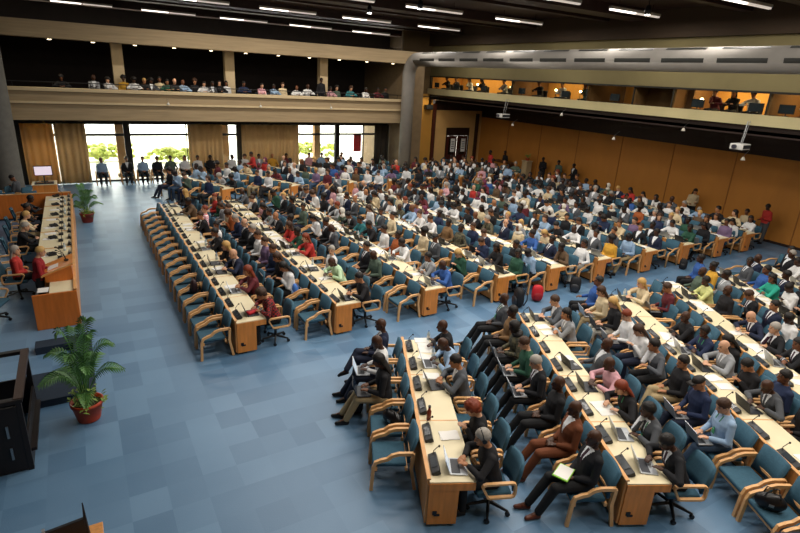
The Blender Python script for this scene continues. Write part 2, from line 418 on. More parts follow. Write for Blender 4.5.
def lite(pn, hk, vox=.017):
    """one small mesh of the whole figure for far persons: slots skin, top, shirt, tie, trousers, shoes, hair"""
    key = (pn, hk, vox)
    if key in LITE: return LITE[key]
    P = pose(pn); V = []; Fq = []; MI = []; off = 0
    hip, ca, sa, up = P['lean']
    for idx, src in enumerate(P['src']):
        m = remesh(src, vox, 1) if (pn, idx, vox) not in RMC else RMC[(pn, idx, vox)]; n = len(m.vertices); v = np.empty(n*3); m.vertices.foreach_get('co', v); v = v.reshape(-1, 3)
        k = len(m.polygons); fq = np.empty(k*4, int)
        assert len(m.loops) == k*4
        m.loops.foreach_get('vertex_index', fq); fq = fq.reshape(-1, 4)
        c = v[fq].mean(1)
        if idx == 1:
            y = c[:, 1]; z = c[:, 2]-hip.z; ty = y*ca-z*sa; tz = z*ca+y*sa+hip.z-up
            vee = (ty > .04) & (np.abs(c[:, 0]) < np.clip((tz-.78)*.3, 0, .075)) & (tz > .78)
            mi = np.where(vee, 2, 1)
        else: mi = np.full(k, {0: 0, 2: 4, 3: 5}[idx])
        if idx == 0:   # keep only what clothes leave open: head, neck and hands
            zt = c[:, 2]-hip.z; keep = np.ones(k, bool)
            tzz = zt*ca+c[:, 1]*sa+hip.z-up
            keep = (tzz > 1.0) | (np.abs(c[:, 1]) > .16) | (np.abs(c[:, 0]) > .2)
            keep &= (c[:, 2] > (.55 if not up else .6))
            fq = fq[keep]; mi = mi[keep]
        V.append(v); Fq.append(fq+off); MI.append(mi); off += n
    if hk != 'none':
        h = hair_mesh(hk); H = np.array(P['H']); v = np.array([tuple(p) for p in h.v]); v = v @ H[:3, :3].T+H[:3, 3]
        q = [f for f in h.f if len(f) == 4]; V.append(v); Fq.append(np.array(q)+off); MI.append(np.full(len(q), 6))
    V = np.concatenate(V); Fq = np.concatenate(Fq); MI = np.concatenate(MI)
    LITE[key] = (V, Fq, MI)
    return LITE[key]
def mesh_np(name, V, Fq, MI, mats):
    me = bpy.data.meshes.new(name); me.vertices.add(len(V)); me.vertices.foreach_set('co', V.astype(np.float32).ravel())
    me.loops.add(Fq.size); me.loops.foreach_set('vertex_index', Fq.astype(np.int32).ravel())
    me.polygons.add(len(Fq)); me.polygons.foreach_set('loop_start', np.arange(0, Fq.size, 4, dtype=np.int32)); me.polygons.foreach_set('loop_total', np.full(len(Fq), 4, np.int32))
    for m in mats: me.materials.append(m)
    me.polygons.foreach_set('material_index', MI.astype(np.int32)); me.polygons.foreach_set('use_smooth', np.ones(len(Fq), bool))
    me.update(calc_edges=True); me.validate()
    return me
LMESH = {}
def person_far(s):
    key = (s['pose'], s['hair'])
    if key not in LMESH: LMESH[key] = mesh_np('person', *lite(*key), [SKIN_S]*7)
    o = link('person', LMESH[key]); t = topmats(s['top'])
    for i, m in enumerate((SKINS[s['skin']], t[0], t[1], t[2], TROU[s['tr']], SHOE, HAIRM[s['hc']])):
        if i < len(o.material_slots): o.material_slots[i].link = 'OBJECT'; o.material_slots[i].material = m
    return o
def slot(o, ms):
    for i, m in enumerate(ms): o.material_slots[i].link = 'OBJECT'; o.material_slots[i].material = m
BADGE = [None, None]
def person_near(s):
    P = pose(s['pose']); o = link('person', P['body']); slot(o, [SKINS[s['skin']], EYE, LIP])
    c = s['top']
    nm = 'jacket' if c in 'suSBgdnekcCTqbr' else 'shirt'
    t = link(nm, P['top'], o); slot(t, topmats(c))
    t = link('trousers', P['trousers'], o); slot(t, [TROU[s['tr']]])
    t = link('shoes', P['shoes'], o); slot(t, [SHOEB if c == 'B' or s.get('brownshoe') else SHOE])
    if s['hair'] != 'none':
        t = link('headscarf' if s['hair'] == 'scarf' else 'cap' if s['hair'] == 'cap' else 'hair', hair(s['hair']), o); slot(t, [HAIRM[s['hc']]]); t.matrix_local = P['H']
    if s.get('headset'):
        if BADGE[0] is None:
            mb = MB(); mb.tube([(.09*math.cos(math.radians(a)), 0, .02+.115*math.sin(math.radians(a))) for a in range(0, 181, 15)], .006, 6)
            for q in (-1, 1): mb.tube([(q*.083, -.002, -.0), (q*.1, -.002, -.0)], .03, 12)
            BADGE[0] = mb.mesh('headset', BLACK)
        t = link('headset', BADGE[0], o); t.matrix_local = P['H']
    if s.get('lanyard'):
        hip, ca, sa, up = P['lean']
        def T(x, y, z): z = z+up-hip.z; return (x, y*ca+z*sa, hip.z+z*ca-y*sa)
        key = 'lan'+s['pose']
        if key not in HAIR:
            mb = MB()
            for q in (-1, 1): mb.tube([T(q*.055, .07, 1.06), T(q*.05, .115, .98), T(0, .15, .80)], 0, rect=(.014, .006))
            mb.box(-.03, .03, -.004, .004, -.04, .04, M=Matrix.Translation(T(0, .155, .76)) @ Matrix.Rotation(-math.acos(min(1, ca))*(1 if sa > 0 else -1), 4, 'X'))
            HAIR[key] = mb.mesh('lanyard', LANY)
        link('lanyard', HAIR[key], o)
    return o
PEOPLE = []
def add_person(x, y, rz, place, top='k', hair='short', hc='k', skin=2, tr='k', pose='type', z=0, seat='', sc=1, group=None, bonus=0, **kw):
    PEOPLE.append(dict(x=x, y=y, z=z, rz=rz, place=place, top=top, hair=hair, hc=hc, skin=skin, tr=tr, pose=pose, sc=sc, group=group, bonus=bonus, **kw))
HC = {'k': 'black', 'b': 'brown', 'l': 'blond', 'r': 'red-brown', 'g': 'grey', 'w': 'white', 'p': 'plum'}
def person_label(s):
    h = s['hair']
    ht = {'none': 'bald', 'fringe': 'balding', 'scarf': HC[s['hc']]+' headscarf', 'cap': 'dark cap'}.get(h) or ('short ' if h in ('short', 'grey') else '')+HC[s['hc']]+(' '+h if h in ('curly', 'afro', 'bun') else (' long' if h == 'long' else ''))+' hair'
    t = 'person in %s, %s, %s' % (TOPN[s['top']], ht, s['place'])
    return t if len(t.split()) <= 16 else 'person in %s, %s' % (TOPN[s['top']], s['place'])
def emit_people(limit=300):
    vis = []
    for s in PEOPLE:
        u, v = pix((s['x'], s['y'], s['z']+.9))
        if u < -60 or u > 860 or v > 600: continue
        s['d'] = math.dist((s['x'], s['y'], s['z']+1), CAMP); vis.append(s)
    vis.sort(key=lambda s: s['d']-s['bonus'])
    keep, rest = vis[:limit], vis[limit:]
    for s in keep:
        near = s['d'] < 19.5
        o = person_near(s) if near else person_far(s)
        o.location = (s['x'], s['y'], s['z']); o.rotation_euler = (0, 0, s['rz']); o.scale = (s['sc'],)*3
        tag(o, person_label(s), 'person', s['group'])
    if rest:
        mats = []; V = []; Fq = []; MI = []; off = 0
        def mid(m):
            if m not in mats: mats.append(m)
            return mats.index(m)
        for s in rest:
            v, f, mi = lite(s['pose'], s['hair'], .027)
            M = np.array(Matrix.Translation((s['x'], s['y'], s['z'])) @ Matrix.Rotation(s['rz'], 4, 'Z') @ Matrix.Scale(s['sc'], 4))
            v = v @ M[:3, :3].T+M[:3, 3]; t = topmats(s['top'])
            lut = np.array([mid(m) for m in (SKINS[s['skin']], t[0], t[1], t[2], TROU[s['tr']], SHOE, HAIRM[s['hc']])])
            V.append(v); Fq.append(f+off); MI.append(lut[mi]); off += len(v)
        o = link('crowd', mesh_np('crowd', np.concatenate(V), np.concatenate(Fq), np.concatenate(MI), mats)); o['kind'] = 'stuff'
        tag(o, 'farthest part of the seated crowd in the back rows of the hall', 'crowd')
    print('PEOPLE', len(PEOPLE), 'in view', len(vis), 'kept', len(keep), 'near', sum(1 for s in keep if s['d'] < 19.5), 'rest', len(rest))

# build every posture once, while the scene is still empty
for pn in POSES:
    P_ = pose(pn)
    for vx in (.017, .027):
        for i_, src_ in enumerate(P_['src']): RMC[(pn, i_, vx)] = remesh(src_, vx, 1)
# ------------------------------------------------------------------ the setting
def floor_mat():
    m = bpy.data.materials.new('blue_carpet_tiles'); m.use_nodes = True; nt = m.node_tree; b = nt.nodes['Principled BSDF']
    N = nt.nodes.new; L = nt.links.new
    tc = N('ShaderNodeTexCoord'); mp = N('ShaderNodeMapping'); mp.inputs['Scale'].default_value = (1/.5, 1/.5, 1)
    L(tc.outputs['Object'], mp.inputs[0])
    fl = N('ShaderNodeVectorMath'); fl.operation = 'FLOOR'; L(mp.outputs[0], fl.inputs[0])
    wn = N('ShaderNodeTexWhiteNoise'); wn.noise_dimensions = '2D'; L(fl.outputs[0], wn.inputs['Vector'])
    big = N('ShaderNodeTexNoise'); big.inputs['Scale'].default_value = .7; big.inputs['Detail'].default_value = 5; L(tc.outputs['Object'], big.inputs['Vector'])
    fine = N('ShaderNodeTexNoise'); fine.inputs['Scale'].default_value = 60; L(tc.outputs['Object'], fine.inputs['Vector'])
    r = N('ShaderNodeValToRGB'); r.color_ramp.elements[0].color = srgb('#446889'); r.color_ramp.elements[1].color = srgb('#7094b4')
    a = N('ShaderNodeMath'); a.operation = 'MULTIPLY_ADD'; a.inputs[1].default_value = .5
    b2 = N('ShaderNodeMath'); b2.operation = 'MULTIPLY_ADD'; b2.inputs[1].default_value = .5; b2.inputs[2].default_value = -.02
    L(wn.outputs['Value'], a.inputs[0]); L(big.outputs['Fac'], b2.inputs[0]); L(b2.outputs[0], a.inputs[2]); L(a.outputs[0], r.inputs[0])
    L(r.outputs[0], b.inputs['Base Color']); b.inputs['Roughness'].default_value = .4; b.inputs['Specular IOR Level'].default_value = .6
    bp = N('ShaderNodeBump'); bp.inputs['Strength'].default_value = .15; bp.inputs['Distance'].default_value = .01
    L(fine.outputs['Fac'], bp.inputs['Height']); L(bp.outputs[0], b.inputs['Normal'])
    return m
CONC = mat('board_marked_concrete', '#a08c6c', .8, noise=.12, scale=2.2, stretch=(.35, 1, 6), bump=.4)
CONCL = mat('pale_lit_concrete', '#c9b48e', .7, noise=.06, scale=3)  # light falling on gallery cap, ledge and pillars is painted in as paler concrete
CONCG = mat('grey_column_concrete', '#5f5e5a', .8, noise=.12, scale=5, bump=.3)
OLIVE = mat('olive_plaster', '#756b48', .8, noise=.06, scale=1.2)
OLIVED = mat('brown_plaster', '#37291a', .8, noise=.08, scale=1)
DUCTM = mat('grey_duct_paint', '#86827c', .75, noise=.05, scale=3)
MUST = mat('mustard_wall_panel', '#b8792f', .7, noise=.07, scale=1.3, stretch=(1, 1, .4))
MUSTL = mat('light_tan_wall_panel', '#d3a869', .7, noise=.06, scale=1.3)
DWOOD = mat('dark_ceiling_wood', '#2a1612', .5, noise=.25, scale=2, stretch=(.4, 5, 3))
DWOOD2 = mat('shaded_soffit_wood', '#30201a', .6, noise=.25, scale=1.5, stretch=(3, .4, 3))  # overhang shade is put into this dark wood colour
DARKI = mat('dark_gallery_wall', '#1d1512', .8, noise=.2, scale=2)
BRONZE = mat('dark_bronze_frame', '#1d1a12', .5)
CURT = mat('tan_curtain_cloth', '#cdb389', .9, noise=.08, scale=14)
CURTD = mat('dark_grey_curtain_cloth', '#4a443c', .9, noise=.08, scale=14)
GLASS = bpy.data.materials.new('clear_glass'); GLASS.use_nodes = True
nt = GLASS.node_tree; nt.nodes.clear()
g1 = nt.nodes.new('ShaderNodeBsdfTransparent'); g2 = nt.nodes.new('ShaderNodeBsdfGlossy'); g2.inputs['Roughness'].default_value = .03
lw = nt.nodes.new('ShaderNodeLayerWeight'); pw = nt.nodes.new('ShaderNodeMath'); pw.operation = 'POWER'; pw.inputs[1].default_value = 5; fr = nt.nodes.new('ShaderNodeMath'); fr.operation = 'MULTIPLY_ADD'; fr.inputs[1].default_value = .6; fr.inputs[2].default_value = .03; nt.links.new(lw.outputs['Facing'], pw.inputs[0]); nt.links.new(pw.outputs[0], fr.inputs[0]); mx = nt.nodes.new('ShaderNodeMixShader'); ou = nt.nodes.new('ShaderNodeOutputMaterial')
nt.links.new(fr.outputs[0], mx.inputs[0]); nt.links.new(g1.outputs[0], mx.inputs[1]); nt.links.new(g2.outputs[0], mx.inputs[2]); nt.links.new(mx.outputs[0], ou.inputs[0])
g1.inputs[0].default_value = (.93, .95, .93, 1)

Y0, YW, XL, XR, XB = -3.0, 31.0, -9.0, 25.0, 20.4
CZ = 8.5
struct('floor', MB().box(XL, XR+.2, Y0, YW+.2, -.2, 0), floor_mat())
# walls
struct('wall_near', MB().box(XL-.2, XR+.4, Y0-.2, Y0, -.2, CZ+.5), CONC)
struct('wall_left', MB().box(XL-.2, XL, Y0, 36.2, -.2, CZ+.5), mat('dark_red_brown_panel', '#3a1c16', .6))
struct('wall_right', MB().box(XR, XR+.2, Y0, YW+.2, 0, 3.5), MUST)
struct('trim_1', MB().box(XR-.02, XR+.2, Y0, YW+.2, 3.5, 5.1), DWOOD2)          # timber band over the mustard wall
mb = MB()
for y in range(-2, 31, 3): mb.box(XR-.03, XR, y, y+.03, 0.1, 3.5)
struct('trim_2', mb, mat('panel_joint', '#93602a', .8))
struct('baseboard_right', MB().box(XR-.03, XR, Y0, YW, 0, .1), mat('brown_skirting', '#2c1a10', .6))
# ceiling
struct('ceiling', MB().box(XL, XR+.2, Y0, 36.4, CZ+.35, CZ+.5), DWOOD)
for i, y in enumerate((-1.2, 2.4, 6.0, 8.4, 11.2, 15.1, 17.1, 21.4, 23.6, 27.6, 30.2, 34.4)):
    struct('trim_%d' % (i+10), MB().box(XL, XB+.2, y, y+(.9 if i % 2 else .35), CZ-.02 if i % 2 else CZ+.05, CZ+.35), DWOOD)
# back gallery
struct('trim_30', MB().box(XL, 17.3, 28.5, 28.75, 3.25, 3.95), CONC)              # lower face of the gallery front
struct('trim_31', MB().box(XL, 17.3, 28.38, 28.75, 3.95, 4.04), CONCL)
struct('trim_32', MB().box(XL, 17.3, 28.42, 28.75, 4.04, 4.47), CONC)
struct('trim_33', MB().box(XL, 17.3, 28.3, 28.95, 4.47, 4.6), CONCL)
struct('trim_34', MB().box(XL, 17.3, 28.75, YW+3.4, 3.25, 3.85), mat('gallery_floor_slab', '#3b2f26', .8))
struct('trim_35', MB().box(XL, 18.3, 28.5, 29.6, 6.6, 7.27), CONC)                # beam over the gallery
struct('trim_36', MB().box(XL, 17.3, 29.6, YW+3.4, 6.75, 7.0), DARKI)
struct('wall_gallery', MB().box(XL, XB+4.6, YW+3.4, YW+3.6, 3.9, 6.8), DARKI)
struct('wall_back', MB().box(XL, XB+4.6, 36.2, 36.4, 6.8, CZ+.5), DARKI)
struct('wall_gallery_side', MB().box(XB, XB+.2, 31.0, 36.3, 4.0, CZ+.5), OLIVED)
for i, x in enumerate((-3.3, 2.1, 7.3, 12.55)):
    struct('trim_%d' % (40+i), MB().box(x-.24, x+.24, 30.1, 30.5, 4.0, 6.75), CONCL)
# window wall under the gallery: opaque parts, then windows with panes
wx = [(-8.6, -2.5), (-2.2, 2.05), (2.35, 7.75), (7.95, 13.65), (14.0, 17.3)]
mb = MB()
for x in (-8.8, -2.35, 2.2, 7.85, 13.83): mb.box(x-.15, x+.15, YW-.05, YW+.15, 0, 2.9)
struct('trim_50', mb, BRONZE)
struct('trim_51', MB().box(XL, 17.3, YW-.05, YW+.15, 2.9, 3.25), BRONZE)
for i, (a, b) in enumerate(wx):
    fr = MB(); fr.box(a, b, YW, YW+.08, 2.27, 2.39); fr.box(a, b, YW, YW+.08, 0, .07); fr.box(a, b, YW, YW+.08, 2.84, 2.9)
    n = 2
    for k in range(1, n): x = a+(b-a)*k/n; fr.box(x-.025, x+.025, YW, YW+.08, 0, 2.9)
    w = struct('window_%d' % (i+1), fr, BRONZE)
    struct('window_pane', MB().box(a, b, YW+.03, YW+.04, .05, 2.86), GLASS, parent=w)
for m_ in (CURT, CURTD, mat('sunlit_tan_curtain', '#dcb478', .9)):      # thin cloth lets daylight through
    t_ = m_.node_tree; tr_ = t_.nodes.new('ShaderNodeBsdfTranslucent'); mx_ = t_.nodes.new('ShaderNodeMixShader'); mx_.inputs[0].default_value = .3
    tr_.inputs[0].default_value = m_.diffuse_color; t_.links.new(t_.nodes['Principled BSDF'].outputs[0], mx_.inputs[1]); t_.links.new(tr_.outputs[0], mx_.inputs[2]); t_.links.new(mx_.outputs[0], t_.nodes['Material Output'].inputs[0])
def curtain(x0, x1, m, label):
    mb = MB(); n = int((x1-x0)*26); vs = []
    for i in range(n+1):
        x = x0+(x1-x0)*i/n; w = math.sin(i*.95+math.sin(i*.21)*1.5)*.055
        w += math.sin(i*.23)*.02
        vs.append((x, w))
    pts = [(x, YW-.28+w, z) for z in (.03, 2.9) for x, w in vs]+[(x, YW-.265+w, z) for z in (.03, 2.9) for x, w in vs]
    k = n+1; fs = []
    for i in range(n):
        fs += [(i, i+1, k+i+1, k+i), (2*k+i+1, 2*k+i, 3*k+i, 3*k+i+1), (k+i, k+i+1, 3*k+i+1, 3*k+i), (i+1, i, 2*k+i, 2*k+i+1)]
    mb.add(pts, fs)
    o = link('curtain', mb.mesh('curtain', m, True)); tag(o, label, 'curtain')
    part('curtain_rail', MB().tube([(x0, YW-.27, 2.93), (x1, YW-.27, 2.93)], .025), BRONZE, o)
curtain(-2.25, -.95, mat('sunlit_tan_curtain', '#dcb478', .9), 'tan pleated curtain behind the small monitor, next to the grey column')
curtain(-.93, .38, CURT, 'greyish tan pleated curtain ending at the left edge of the wide window')
curtain(5.07, 6.86, CURT, 'tan pleated curtain between the wide window and the narrow window')
curtain(7.9, 11.23, CURT, 'widest tan pleated curtain in the middle of the window wall')
curtain(16.28, 17.28, CURTD, 'dark grey curtain closing the window beside the round pipe')
# right end of the back wall: tan panels, strips and the double door
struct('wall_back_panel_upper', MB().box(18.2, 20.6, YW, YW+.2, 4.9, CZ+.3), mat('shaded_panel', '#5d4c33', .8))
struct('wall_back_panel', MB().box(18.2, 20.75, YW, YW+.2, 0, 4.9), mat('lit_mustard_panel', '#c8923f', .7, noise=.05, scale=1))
struct('trim_52', MB().box(20.75, 21.0, YW-.12, YW+.2, 0, 4.3), mat('red_brown_post', '#4a1f12', .6))
struct('wall_back_right', MB().box(21.0, 22.0, YW, YW+.2, 0, 3.9).box(24.0, XR, YW, YW+.2, 0, 3.9).box(22.0, 24.0, YW, YW+.2, 2.75, 3.9), MUSTL)
struct('wall_back_right_upper', MB().box(21.0, XR, YW, YW+.2, 3.9, 5.1), DWOOD2)
struct('trim_53', MB().box(XR-.55, XR-.3, YW-.1, YW+.05, 0, 3.7), mat('brown_post', '#3b2414', .6))
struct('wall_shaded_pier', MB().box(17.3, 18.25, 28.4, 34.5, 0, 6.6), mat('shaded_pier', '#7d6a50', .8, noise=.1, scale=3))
d = struct('door_1', MB().box(22.0, 22.08, YW, YW+.1, 0, 2.75).box(23.92, 24.0, YW, YW+.1, 0, 2.75).box(22.08, 23.92, YW, YW+.1, 2.2, 2.3).box(22.08, 23.92, YW+.03, YW+.1, 2.3, 2.75), mat('dark_door_frame', '#24120c', .5))
for x in (22.1, 23.02):
    lf = struct('door_leaf', MB().box(x, x+.88, YW+.03, YW+.08, .02, 2.19), mat('dark_red_door', '#43170f', .45), parent=d)
    struct('door_glass', MB().box(x+.2, x+.68, YW+.015, YW+.03, .9, 2.0), mat('dark_glass', '#14110f', .1), parent=lf)
    struct('door_handle', MB().tube([(x+.78 if x < 23 else x+.1, YW-.04, .9), (x+.78 if x < 23 else x+.1, YW-.04, 1.3)], .015), CHROME, parent=lf)
for x, l in ((22.45, 'white printed notice taped on the left leaf of the dark red door'), (23.35, 'white notice with a dark figure on the right leaf of the dark red door')):
    o = link('poster', MB().box(x, x+.36, YW-.02, YW-.01, 1.1, 2.0).mesh('poster', PAPER)); tag(o, l, 'poster')
    pm = MB()
    for k in range(4): pm.box(x+.05, x+.3, YW-.024, YW-.02, 1.3+k*.15, 1.36+k*.15)
    part('print', pm, mat('poster_ink', '#5c5753'), o)
# right side upper wall, interpreters' booths
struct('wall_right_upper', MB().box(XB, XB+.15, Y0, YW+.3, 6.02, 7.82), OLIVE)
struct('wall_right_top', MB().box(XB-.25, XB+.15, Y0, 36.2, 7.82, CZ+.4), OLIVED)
struct('trim_60', MB().box(XB+.06, XR, Y0, YW+.3, 4.55, 4.66), DWOOD2)
struct('trim_61', MB().box(XB-.16, XB+.06, Y0, YW+.3, 4.9, 5.26), mat('pale_sill_panel', '#b5aa80', .7, noise=.08, scale=1))
struct('trim_64', MB().box(XB+.06, XB+.12, Y0, YW+.3, 4.6, 5.2), DWOOD2)
struct('trim_62', MB().box(XB-.02, XB+.1, Y0, YW+.3, 5.96, 6.03).box(XB-.02, XB+.1, 30.9, YW+.3, 5.2, 6.0), BRONZE)
struct('wall_booth_back', MB().box(XB+2.6, XB+2.7, Y0, YW+.3, 4.6, 6.5), mat('booth_back_wall', '#d79a4a', .8, noise=.05, scale=1))
struct('ceiling_booth', MB().box(XB+.1, XB+2.7, Y0, YW+.3, 6.45, 6.55), mat('booth_ceiling', '#8d7450', .8))
struct('wall_booth_end', MB().box(XB, XB+2.7, YW+.1, YW+.3, 4.6, 6.5), mat('booth_back_wall', '', .8))
struct('floor_booth', MB().box(XB+.06, XB+2.7, Y0, YW+.3, 4.66, 4.72), DARKI)
PART_Y = [5.9, 10.05, 13.6, 15.4, 17.9, 23.0]
for i, y in enumerate(PART_Y):
    struct('wall_booth_partition_%d' % (i+1), MB().box(XB+.1, XB+2.6, y-.04, y+.04, 4.72, 6.45), mat('booth_partition', '#7b5730', .8))
ys = [Y0]+PART_Y+[YW+.1]
for i in range(len(ys)-1):
    w = struct('window_%d' % (i+10), MB().box(XB, XB+.05, ys[i], ys[i]+.05, 5.26, 5.96), BRONZE)
    struct('window_pane', MB().box(XB+.02, XB+.03, ys[i]+.05, ys[i+1], 5.26, 5.96), GLASS, parent=w)
# duct along the right side and its downpipe
def duct():
    o = thing('air_duct', 'fat round grey air duct bending down into a vertical pipe beside the gallery front', 'duct', (16.9, 27.95, 0))
    mb = MB(); pts = [(0, -31, 6.82), (0, -.9, 6.82)]
    for a in range(0, 91, 10): pts.append((0, -.9+.9*math.sin(math.radians(a)), 5.92+.9*math.cos(math.radians(a))))
    pts.append((0, 0, 0))
    mb.tube(pts, .365, 24); part('pipe', mb, DUCTM, o, True)
    def slot(y0, y1, a0, a1):
        R = .373; vs = []
        for a in (a0, (a0+a1)/2, a1):
            t = math.radians(a); vs += [(-R*math.cos(t), y0, 6.82+R*math.sin(t)), (-R*math.cos(t), y1, 6.82+R*math.sin(t))]
        mm = MB(); mm.add(vs, [(0, 1, 3, 2), (2, 3, 5, 4)]); return mm
    SL = mat('duct_slot', '#22231f', .6)
    for k in range(16):
        y = 26.32-1.826*k-27.95
        part('outlet_grille', slot(y-1.42, y, -16, 4), SL, o)
        part('outlet_grille', slot(y-1.34, y, 50, 68), SL, o)
duct()
o = tag(link('column', MB().lathe([(.55, 0), (.55, .15), (.45, .2), (.45, 8.8)], 28).mesh('column', CONCG, True)), '', ''); o.location = (-2.62, 27.4, 0)
del o['label'], o['category']; o.name = 'trim_70'; o['kind'] = 'structure'
# outside: pale paving, shrubs, a post and a red banner
struct('ground_outside', MB().box(-30, 40, YW+.3, 60, -.3, -.05), mat('bright_paving', '#e6e2d4', .8))
def bush(x, y, s, label):
    mb = MB(); r = random.Random(int(x*10))
    for k in range(60):
        a = r.random()*6.28; b = r.random()*s
        mb.ell((math.cos(a)*b*1.5, math.sin(a)*b*.6, .15+r.random()*s*.6), (.22, .22, .15), 6, 4)
    o = link('shrub', mb.mesh('shrub', mat('sunlit_leaves', '#b9c46a', .8, noise=.3, scale=6))); o.location = (x, y, 0); tag(o, label, 'shrub')
    part('stem', MB().tube([(0, 0, -.05), (.05, 0, .6)], .06), mat('bark', '#6b4d33', .9), o)
bush(5.0, 37, 1.1, 'sunlit green shrub outside the wide window beside the far curtain')
bush(1.2, 38, 1.3, 'pale green shrub outside the window right of the greyish tan curtain')
bush(12.2, 37, 1.0, 'low sunlit shrub outside the window right of the widest curtain')
bush(14.9, 37.5, 1.3, 'green shrub outside the window beside the red banner')
for x, l in ((1.95, 'tan outside post seen beside the first dark mullion'), (7.4, 'tan outside post seen through the narrow window'), (13.1, 'tan outside post left of the last dark mullion')):
    o = link('outside_post', MB().box(-.2, .2, -.2, .2, -.05, 4, bev=.03).mesh('outside_post', mat('post_paint', '#c79a6a', .8))); o.location = (x, 32.6, 0); tag(o, l, 'post')
    part('base_plate', MB().box(-.28, .28, -.28, .28, -.05, .1), CONC, o)
o = link('banner', MB().box(-.28, .28, -.02, .02, 1.0, 2.1).mesh('banner', mat('red_banner_cloth', '#b3202a', .8))); o.location = (16.05, 32.7, 0); tag(o, 'red banner standing outside the window near the round pipe', 'banner')
part('stand', MB().tube([(0, 0, -.05), (0, 0, 1)], .02), CHROME, o)
# ceiling lights: two tubes end to end in a metal batten
TUBE = mat('glowing_tube', '#fff6ea', .5, emit=2.2)
TUBED = mat('dim_tube', '#cfc4b8', .5, emit=.7)
def lightfix():
    o = link('ceiling_light', None)
    part('housing', MB().box(-1.32, 1.32, -.07, .07, .05, .13), mat('batten', '#b8b0a6', .6), o)
    part('tube', MB().box(-1.3, -.03, -.05, .05, .0, .05), TUBE, o); part('tube', MB().box(.03, 1.3, -.05, .05, 0, .05), TUBED, o)
    part('hanger', MB().tube([(-.9, 0, .13), (-.9, 0, .4)], .01).tube([(.9, 0, .13), (.9, 0, .4)], .01, 6), BLACK, o)
    return o
PL = Proto(lightfix)
rows = [(32.7, [1.0, 4.95, 8.85, 12.8, 16.85], 'row above the gallery'), (25.6, [-2.9, 1.05, 5.0, 8.95, 12.93, 17.2], 'row in front of the gallery'),
        (19.3, [-3, .9, 4.8, 8.7, 12.7, 17.1], 'middle row'), (13.7, [-3, .9, 4.8, 9.4, 13.3, 17.4], 'row over the centre of the hall'),
        (9.8, [-3, .9, 4.8, 8.7, 12.7, 17.2], 'row over the aisle'), (5.0, [4.8, 8.7, 12.7, 17.2], 'row nearest the viewer'), (1, [4.8, 8.7, 12.7, 17.2], 'row over the near gallery')]
LIGHTS = []
for y, xs, nm in rows:
    for k, x in enumerate(xs):
        PL.put((x, y, CZ-.16), 0, 'long fluorescent ceiling light, %s, %s from the column side' % (nm, ORD[k]), 'ceiling light', 'fluorescent ceiling lights')
        LIGHTS.append((x, y, 'gal' if y > 30 else 'main'))
def downl():
    o = link('downlight', MB().lathe([(.1, -.02), (.1, .02)], 14).mesh('downlight', mat('downlight_rim', '#8b7a5c', .5)))
    part('lamp', MB().lathe([(.075, -.035), (.075, -.015)], 14), mat('downlight_glow', '#ffe9c0', .5, emit=9), o)
    return o
PD = Proto(downl)
for k, x in enumerate([-.52, 1.12, 2.8, 4.48, 6.17, 7.85, 9.55, 11.25, 13.0, 14.7, 16.4]):
    PD.put((x, 29.0, 6.58), 0, 'round downlight under the gallery beam, %s from the column' % ORD[k], 'downlight', 'downlights under the gallery beam')
def spotf():
    o = link('spot_lamp', MB().lathe([(.09, -.12), (.11, 0), (.07, .16)], 14).mesh('spot_lamp', BLACK, True))
    part('lamp', MB().lathe([(.08, -.14), (.08, -.11)], 12), mat('spot_glow', '#fffaf0', .5, emit=14), o)
    part('bracket', MB().tube([(0, 0, .1), (0, 0, .5)], .015), BLACK, o)
    return o
PS = Proto(spotf)
for x, y, l in ((10.7, 21, 'bright ceiling spot lamp, the further of two between the tube rows'), (11.2, 18.0, 'bright ceiling spot lamp, the nearer of two between the tube rows'), (16.6, 12.6, 'bright ceiling spot lamp high above the right aisle')):
    PS.put((x, y, CZ-.2), 0, l, 'spot lamp')
# projectors, speakers and small cameras
def projector():
    o = link('projector', MB().box(-.3, .3, -.22, .22, 0, .2, bev=.03).mesh('projector', mat('white_projector_shell', '#c9c8c4', .4)))
    part('lens', MB().tube([(-.31, .05, .1), (-.4, .05, .1)], .075, 14), mat('lens_glass', '#3a3a44', .1), o)
    part('mount', MB().tube([(0, 0, .2), (.12, 0, .95)], .02).tube([(.12, 0, .2), (.3, 0, .95)], .012), CHROME, o)
    part('vent_panel', MB().box(-.28, .28, -.225, -.215, .04, .16), DGREY, o)
    return o
PP = Proto(projector)
PP.put((19.9, 10.35, 4.08), .1, 'white projector hanging on thin poles below the right booth windows', 'projector')
PP.put((19.9, 22.9, 4.08), .1, 'small white projector hanging below the booths near the double door', 'projector')
def conesp():
    o = link('ceiling_speaker', MB().lathe([(.07, 0), (.07, .03), (.03, .12)], 12).mesh('ceiling_speaker', mat('white_speaker', '#c4bfb2', .5), True))
    part('bracket', MB().tube([(0, 0, .11), (.05, 0, .2), (.3, 0, .35)], .006), CHROME, o)
    return o
PC = Proto(conesp)
for (x, y, z), l in (((20.2, 19.05, 4.5), 'tiny white speaker under the booth windows left of centre'), ((20.2, 15.85, 3.75), 'white cone speaker below the booths over the mustard wall'), ((20.2, 12.75, 4.45), 'tiny white speaker under the pale sill near the lit booth door'),
                     ((20.0, 10.2, 3.72), 'small white cone speaker just below the larger projector'), ((20.2, 22.4, 3.7), 'small white cone speaker below the far projector'),
                     ((3.9, 28.2, 4.0), 'white camera hanging on the gallery front left of centre'), ((8.3, 28.2, 4.0), 'small white camera on the middle of the gallery front'), ((12.2, 28.2, 4.0), 'small white camera on the gallery front near the third pillar')):
    PC.put((x, y, z), 0 if x > 15 else PI/2, l, 'speaker' if x > 15 else 'camera')
